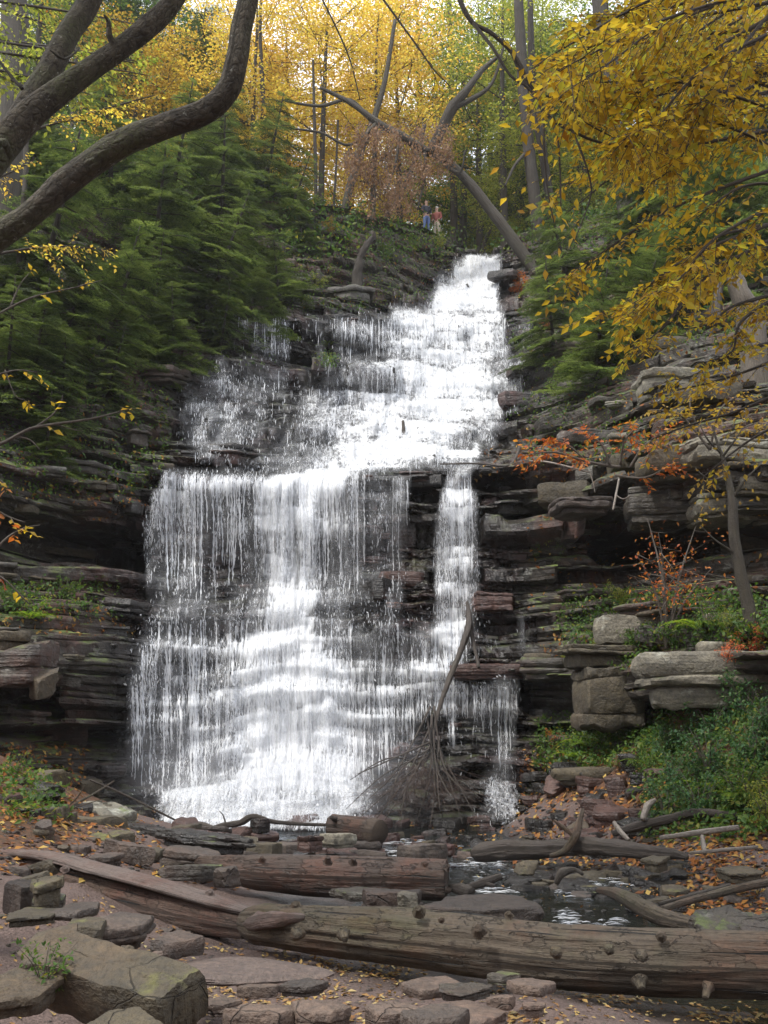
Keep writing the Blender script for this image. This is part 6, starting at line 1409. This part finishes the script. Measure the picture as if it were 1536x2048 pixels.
# ferns
def fern_mesh(seed, n=9, L=.55):
    r = np.random.default_rng(seed); mb = MB()
    for k in range(n):
        az = k * 6.28 / n + r.normal(0, .25); l = L * r.uniform(.7, 1.1); s = np.linspace(.12, 1, 16)
        c = np.stack([np.cos(az) * l * s, np.sin(az) * l * s, l * (.9 * s - .85 * s * s)], 1); tan = np.gradient(c, axis=0); tan = nrmz(tan); side = nrmz(np.cross(tan, [0, 0, 1.0]))
        for sg in (-1, 1):
            d = side * sg + tan * .35; ln = l * .2 * np.sin(np.pi * (s * .85 + .12)) + .012
            M_ = frames(d, np.cross(d, tan) * -sg, ln, .55); stamp(mb, FAR_V, FAR_F, M_, c)
    return mb.mesh('fronds', False)
FE = [fern_mesh(k) for k in range(3)]
for i, (u, v, s, lab) in enumerate([(1180, 1495, 1.2, 'bright green fern on the mossy bench beside the bright green plant'), (1145, 1515, 1.0, 'smaller green fern at the left end of the mossy bench'), (60, 1240, 1.1, 'light green fern on the left ledge'), (1420, 1580, 1.3, 'yellow green fern among the green bushes'), (1290, 1530, .9, 'small fern at the top of the leafy slope'), (655, 695, 1.0, 'tiny bright fern clinging under the ledge of the small left fall'), (1480, 1600, 1.0, 'yellowish fern near the right edge of the bank'), (1395, 1260, 1.2, 'green fern on the ledge between orange topped shrub and sapling')]):
    h = hit(u, v)
    if h[0] is None: continue
    o = obj('fern', FE[i % 3], L_['fern']); o.location = (h[0].x, h[0].y - .05, h[0].z - .02); o.scale = (s,) * 3; o.rotation_euler = (0, 0, i * 1.3); tag(o, lab, 'fern')

# ---- what nobody could count: leaf litter, mats of small plants
def scatter(name, label, cat, spots, mat, leaf, lay=.25, up=.0, bv=None, tmpl=(LEAF_V, LEAF_F), jit=.0, upmin=-1, per=1, spread=.0, clump=False):
    mb = MB(); Ls = []; Ns = []
    for (u0, u1, v0, v1, n) in spots:
        for _ in range(n):
            u, v = rng.uniform(u0, u1), rng.uniform(v0, v1); h = hit(u, v, bv)
            if h[0] is None or float(density(u, v)) > .12: continue
            nn = h[1] if h[1].z > 0 else -h[1]
            if clump and rng.random() < .8 and float(fbm(h[0].x * 1.6, h[0].y * 1.6, 0, 88, 3)) < .08: continue
            if nn.z < upmin: continue
            for q in range(per):
                p = np.array(h[0]) + rng.normal(0, 1, 3) * spread * [1, 1, .5]
                if p[1] < 21 and p[2] < wlevel(p[1]) + .005: p[2] = wlevel(p[1]) + .008
                Ls.append(p + [0, -up * rng.random(), up * rng.random() + .006]); Ns.append(nn[:])
    Ls = np.array(Ls); Ns = np.array(Ns); n = len(Ls)
    d = np.cross(Ns, rdir(n)) + rdir(n) * lay; u_ = Ns + rdir(n) * lay
    stamp(mb, tmpl[0], tmpl[1], frames(d, u_, leaf * rng.uniform(.5, 1.2, n)), Ls)
    o = obj(name, mb.mesh(name, False), mat); tag(o, label, cat, kind='stuff'); return o
scatter('leaf_litter', 'orange brown fallen leaves lying over banks, ledges and stream stones', 'fallen leaves',
    [(1040, 1330, 1500, 1700, 1500), (1280, 1536, 1640, 1860, 1700), (0, 170, 1490, 1650, 900), (0, 330, 1620, 1760, 500), (800, 1300, 1650, 1720, 260), (0, 330, 1215, 1270, 260), (950, 1320, 895, 960, 420), (1080, 1330, 1260, 1330, 250), (1030, 1300, 540, 640, 260), (560, 900, 430, 620, 500), (0, 340, 700, 1010, 500), (1050, 1536, 700, 1240, 900), (100, 500, 1640, 1780, 300), (1000, 1500, 1680, 1760, 500), (1130, 1330, 1700, 1740, 250), (640, 760, 1640, 1660, 40), (180, 290, 960, 1040, 120), (1180, 1536, 1380, 1480, 200)], L_['litter'], .11, .45)
scatter('leaf_litter', 'pale yellow and tan fallen leaves scattered on the path and foreground stones', 'fallen leaves',
    [(400, 1536, 1930, 2048, 900), (0, 420, 1790, 2048, 330), (300, 700, 1840, 1960, 130), (520, 900, 1900, 1980, 160), (900, 1536, 1960, 2048, 380), (1200, 1536, 1960, 2040, 120), (780, 1536, 1690, 1850, 260), (400, 1536, 1930, 2048, 2600), (300, 900, 1850, 1990, 700), (0, 420, 1790, 2048, 500)], L_['palelitter'], .056, .35, clump=True)
scatter('undergrowth', 'mats of small green plants and moss on the ledges and banks', 'undergrowth',
    [(1130, 1536, 1185, 1300, 1500), (1180, 1300, 1290, 1345, 300), (1080, 1340, 1440, 1540, 1500), (1290, 1536, 1400, 1680, 2200), (0, 230, 1165, 1240, 350), (0, 340, 740, 1000, 1300), (1050, 1300, 850, 930, 200), (560, 910, 440, 625, 1600), (0, 560, 380, 740, 1500), (1010, 1250, 620, 850, 700), (1060, 1536, 400, 700, 1800), (640, 740, 712, 735, 350), (0, 130, 1540, 1640, 300)], L_['green'], .10, .7, up=.12, per=3, spread=.1, upmin=.0)
scatter('undergrowth', 'yellow green weeds and brush on the ground above the rim', 'undergrowth', [(560, 1250, 380, 530, 1500), (0, 560, 200, 420, 1600), (1100, 1536, 380, 470, 700)], L_['green'], .2, .8, up=.6, per=3, spread=.3)

# ---- foam and riffles on the stream
s = NT('stream_foam'); s.principled((.78, .8, .82), .5); M['foam'] = s.m
mb = MB()
for (u0, v0, u1, v1, n, w) in [(955, 1742, 1100, 1758, 140, 3), (940, 1775, 1050, 1786, 150, 3), (1030, 1762, 1060, 1775, 60, 2), (1105, 1838, 1260, 1852, 170, 4), (1120, 1812, 1150, 1840, 70, 2), (1200, 1750, 1295, 1764, 110, 3), (490, 1688, 560, 1700, 90, 2), (770, 1680, 850, 1692, 90, 2), (900, 1722, 1010, 1734, 100, 2), (1290, 1800, 1330, 1806, 30, 2), (330, 1643, 700, 1656, 700, 5), (1180, 1764, 1280, 1772, 60, 2), (760, 1694, 1000, 1716, 120, 3), (960, 1628, 1040, 1640, 90, 2), (1110, 1780, 1200, 1800, 60, 3)]:
    for _ in range(int(n * (.35 if v0 < 1730 else .2))):
        f = rng.random(); u = u0 + (u1 - u0) * f; v = v0 + (v1 - v0) * rng.random() + rng.normal(0, w * .4)
        d = RAY(u, v); t_ = (WZ + .02 - CAMZ) / d.z
        if t_ < 0 or d.y * t_ > 21: continue
        p = np.array(ORI + d * t_); p[2] = wlevel(p[1]) + .012; l = rng.uniform(.02, .09) * p[1] / 12; a_ = rng.normal(0, .35)
        V, F, uv = tube([p - [l * math.cos(a_), l * math.sin(a_) * .5, 0], p + [0, 0, .008], p + [l * math.cos(a_), l * math.sin(a_) * .5, 0]], [.002, .006, .002], 4, 0, 0, 1, cap=False); mb.add(V, F)
o = obj('foam', mb.mesh('foam'), M['drops']); tag(o, 'white foam and riffles on the stream below the falls', 'foam', kind='stuff')

# ================================================================== TWO HIKERS ABOVE THE FALLS
def plain(name, c, r=.8):
    s = NT(name); n = s.noise(s.worldco(), 30, 3); s.principled(s.mix(s.rng(n, .3, .7), c, tuple(x * .7 for x in c)), r); return s.m
M['skin'] = plain('skin', (.45, .28, .2), .6); M['navy'] = plain('navy_jacket', (.012, .015, .028)); M['denim'] = plain('blue_jeans', (.10, .15, .32))
M['redjacket'] = plain('rust_red_jacket', (.22, .055, .04)); M['khaki'] = plain('khaki_trousers', (.38, .33, .25)); M['hair'] = plain('brown_hair', (.05, .03, .02)); M['cap'] = plain('pale_cap', (.6, .6, .58)); M['boot'] = plain('dark_boots', (.03, .025, .02))
def skinned(name, verts, edges, rad, mat, parent, sub=1):
    me = bpy.data.meshes.new(name); me.from_pydata(verts, edges, []); o = bpy.data.objects.new(name, me); COL.objects.link(o)
    m = o.modifiers.new('skin', 'SKIN'); 
    for i, r in enumerate(rad): me.skin_vertices[0].data[i].radius = (r, r) if not isinstance(r, tuple) else r
    me.skin_vertices[0].data[0].use_root = True
    s = o.modifiers.new('sub', 'SUBSURF'); s.levels = s.render_levels = sub
    dg = bpy.context.evaluated_depsgraph_get(); me2 = bpy.data.meshes.new_from_object(o.evaluated_get(dg)); me2.name = name
    bpy.data.objects.remove(o); me2.materials.clear(); me2.materials.append(mat)
    me2.polygons.foreach_set('use_smooth', np.ones(len(me2.polygons), bool))
    return obj(name, me2, None, parent)
def person(loc, rz, label, top, legs, head, hat, lean=0.0):
    t = empty('person', loc, label, 'person')
    J = [(0, 0, .95), (0, 0, 1.15), (0, 0, 1.36), (0, 0, 1.47), (0, -.01, 1.55), (0, -.01, 1.66), (0, -.01, 1.74),
         (.18, 0, 1.40), (.24, -.03, 1.14), (.17, -.17, .98), (-.18, 0, 1.40), (-.24, -.03, 1.14), (-.17, -.17, .98),
         (.10, 0, .88), (.11, -.02, .48), (.11, .02, .09), (.12, -.13, .05), (-.10, 0, .88), (-.12, -.02, .48), (-.12, .02, .09), (-.13, -.13, .05)]
    E = [(0, 1), (1, 2), (2, 3), (3, 4), (4, 5), (5, 6), (2, 7), (7, 8), (8, 9), (2, 10), (10, 11), (11, 12), (0, 13), (13, 14), (14, 15), (15, 16), (0, 17), (17, 18), (18, 19), (19, 20)]
    R = [.13, .12, .14, .055, .075, .095, .06, .06, .045, .03, .06, .045, .03, .09, .06, .04, .035, .09, .06, .04, .035]
    for sgn, w in ((1, 9), (-1, 12)):
        b = J[w]; pm = (b[0] - sgn * .03, b[1] - .07, b[2] - .02); J.append(pm); R.append(.03); k = len(J) - 1; E.append((w, k))
        for q, (dx, ln) in enumerate(((-.03, .07), (-.01, .085), (.01, .08), (.03, .06), (.045, .045))):
            J.append((pm[0] + dx, pm[1] - ln * .7, pm[2] - ln * .5)); R.append(.009); E.append((k, len(J) - 1))
    skinned('body', J, E, R, M['skin'], t)
    TJ = [(0, 0, .93), (0, 0, 1.15), (0, .0, 1.36), (0, 0, 1.44), (.19, 0, 1.41), (.25, -.03, 1.14), (.18, -.15, .99), (-.19, 0, 1.41), (-.25, -.03, 1.14), (-.18, -.15, .99)]
    skinned('jacket', TJ, [(0, 1), (1, 2), (2, 3), (2, 4), (4, 5), (5, 6), (2, 7), (7, 8), (8, 9)], [.17, .155, .17, .08, .08, .065, .05, .08, .065, .05], M[top], t)
    skinned('trousers', [(0, 0, .97), (0, 0, .9), (.10, 0, .86), (.115, -.02, .48), (.11, .02, .12), (-.10, 0, .86), (-.12, -.02, .48), (-.12, .02, .12)], [(0, 1), (1, 2), (2, 3), (3, 4), (1, 5), (5, 6), (6, 7)], [.15, .15, .11, .08, .06, .11, .08, .06], M[legs], t)
    for sgn in (1, -1): skinned('boot', [(sgn * .115, .04, .06), (sgn * .12, -.06, .05), (sgn * .125, -.16, .045)], [(0, 1), (1, 2)], [.055, .05, .042], M['boot'], t)
    skinned('cap' if hat == 'cap' else 'hair', [(0, .01, 1.69), (0, .015, 1.76), (0, -.10 if hat == 'cap' else -.02, 1.745)], [(0, 1), (1, 2)], [.105, .075, .05], M[hat], t)
    V, F, uv = tube([(0, -.09, 1.675), (0, -.125, 1.645)], [.012, .016], 6, 0, 0, 1); obj('nose', make_mesh('nose', V, F), M['skin'], t)
    for sgn in (1, -1):
        V, F, uv = tube([(sgn * .035, -.095, 1.675), (sgn * .035, -.105, 1.675)], [.011, .008], 6, 0, 0, 1); obj('eye', make_mesh('eye', V, F), M['boot'], t)
        V, F, uv = tube([(sgn * .09, 0, 1.65), (sgn * .105, .005, 1.66)], [.022, .018], 6, 0, 0, 1); obj('ear', make_mesh('ear', V, F), M['skin'], t)
    V, F, uv = tube([(-.025, -.092, 1.60), (0, -.1, 1.598), (.025, -.092, 1.60)], [.005, .007, .005], 5, 0, 0, 1); obj('mouth', make_mesh('mouth', V, F), M['redjacket'], t)
    t.rotation_euler = (0, 0, rz); return t
for (u, rz, lab, a, b, h) in [(853, .5, 'hiker in a dark navy jacket and blue jeans at the top of the falls', 'navy', 'denim', 'hair'), (874, -.4, 'hiker in a rust red jacket and pale cap beside the one in navy', 'redjacket', 'khaki', 'cap')]:
    y = float(np.interp(P(u, 455, 45.2)[0], RP[:, 0], RP[:, 1])) + .6; x = P(u, 455, y)[0]
    person((x, y, drop(x, y, 60)), rz, lab, a, b, None, h)

# ================================================================== a label of its own for every stone of the scatter
LM = [(710, 1655, 'the cut log stub'), (500, 1650, 'the bent dark branch'), (125, 1670, 'the mossy triangular boulder'), (200, 1645, 'the pale pointed boulder'), (650, 1755, 'the wet middle log'), (900, 1770, 'the broken end of the middle log'), (1050, 1705, 'the dark rotting log'), (1260, 1700, 'the pointed driftwood log'), (1150, 1650, 'the forked driftwood root'), (1055, 1735, 'the round mossy olive stone'), (1322, 1730, 'the mossy triangular stone'), (1280, 1815, 'the curved driftwood trunk'), (970, 1768, 'the wet root stub'), (1130, 1752, 'the curled driftwood root'), (1400, 1665, 'the long pale stick'), (1300, 1620, 'the broken pale root'), (60, 1735, 'the upper split log'), (400, 1790, 'the lower split log'), (230, 1970, 'the huge brown slab'), (95, 1895, 'the thin brown flake'), (340, 1893, 'the dark block on the path'), (440, 1930, 'the smooth purple grey mound'), (20, 1795, 'the dark grey block'), (525, 2025, 'the pinkish rounded block'), (640, 2025, 'the slanting pinkish block'), (870, 1975, 'the thin flat path slab'), (1065, 1975, 'the pale angular slab'), (930, 2030, 'the wide pink slab'), (860, 1640, 'the foot of the dead treetop'), (1180, 1500, 'the bright green fern'), (1250, 1540, 'the dry brown plant'), (1290, 1960, 'the knotty log'), (35, 1560, 'the green seedling'), (150, 1600, 'the thin fallen branch'), (1430, 1850, 'the four tilted slabs'), (1430, 1785, 'the driftwood pole'), (1020, 1600, 'the right end of the falls'), (330, 1640, 'the left end of the falls foot')]
recs = []
for o in COL.objects:
    if o.get('category') == 'stone':
        u, v = topx(o.location.x, o.location.y, o.location.z); recs.append([o, float(u), float(v), o.scale[0] / o.location.y * FPX])
groups = {}
for r in recs:
    o, u, v, s = r
    k = min(LM, key=lambda m: (m[0] - u) ** 2 + 2.5 * (m[1] - v) ** 2); du, dv = u - k[0], v - k[1]
    dr = ('right of' if du > 0 else 'left of') if abs(du) > 1.6 * abs(dv) else ('below' if dv > 0 else 'above')
    sz = 'tiny' if s < 12 else 'small' if s < 26 else 'medium' if s < 48 else 'large'
    mt = o.data.materials[0].name; col = 'dark wet' if 'wet_dark' in mt else 'red' if 'red' in mt else 'brown' if 'brown' in mt else 'pinkish' if 'pink' in mt else 'grey'
    groups.setdefault((sz, col, dr, k[2]), []).append(r)
ORD = ['first', 'second', 'third', 'fourth', 'fifth', 'sixth', 'seventh', 'eighth', 'ninth', 'tenth', 'eleventh', 'twelfth']
for (sz, col, dr, lm), L in groups.items():
    L.sort(key=lambda r: r[1])
    for i, r in enumerate(L):
        r[0]['label'] = f"{sz} {col} stone {dr} {lm}" + ('' if len(L) == 1 else f", {ORD[min(i, 11)]} from the left")
HAZE = .0004

# ================================================================== SPRAY AT THE FOOT OF THE FALLS
s = NT('spray_mist')
tc = s.n('ShaderNodeTexCoord'); ln_ = s.n('ShaderNodeVectorMath', operation='LENGTH'); s.l(tc.outputs['Object'], ln_.inputs[0])
den = s.math('MULTIPLY', s.rng(ln_.outputs['Value'], .25, 1.0, 1, 0, True), s.rng(s.noise(tc.outputs['Object'], 1.6, 2), .3, .7, .35, 1.1))
vp = s.n('ShaderNodeVolumePrincipled'); vp.inputs['Color'].default_value = (.92, .94, 1, 1); s.l(s.math('MULTIPLY', den, .22), vp.inputs['Density']); vp.inputs['Anisotropy'].default_value = .2
s.l(vp.outputs[0], s.out.inputs[1])
V, F = ICO[3]
a = P(550, 1560, 19.6)
o = obj('spray_mist', make_mesh('spray_mist', V, F), s.m); o.location = a; o.scale = (4.0, 1.4, 2.2)
tag(o, 'white spray drifting at the foot of the falls', 'spray', kind='stuff')
# the damp air of the gorge
h_ = NT('gorge_haze'); vp2 = h_.n('ShaderNodeVolumePrincipled'); vp2.inputs['Color'].default_value = (.93, .95, 1, 1); vp2.inputs['Density'].default_value = HAZE; vp2.inputs['Anisotropy'].default_value = .3
h_.l(vp2.outputs[0], h_.out.inputs[1])
bx = np.array([(x, y, z) for x in (-85, 85) for y in (-70, 225) for z in (-3, 75)], float)
bf = np.array([[0, 1, 3, 2], [4, 6, 7, 5], [0, 4, 5, 1], [2, 3, 7, 6], [0, 2, 6, 4], [1, 5, 7, 3]])
o = obj('haze', make_mesh('haze', bx, bf, smooth=False), h_.m, kind='stuff'); tag(o, 'thin pale haze hanging in the damp air of the gorge', 'haze', kind='stuff')
SC.cycles.volume_step_rate = 3; SC.cycles.volume_max_steps = 64
SC.cycles.use_denoising = True
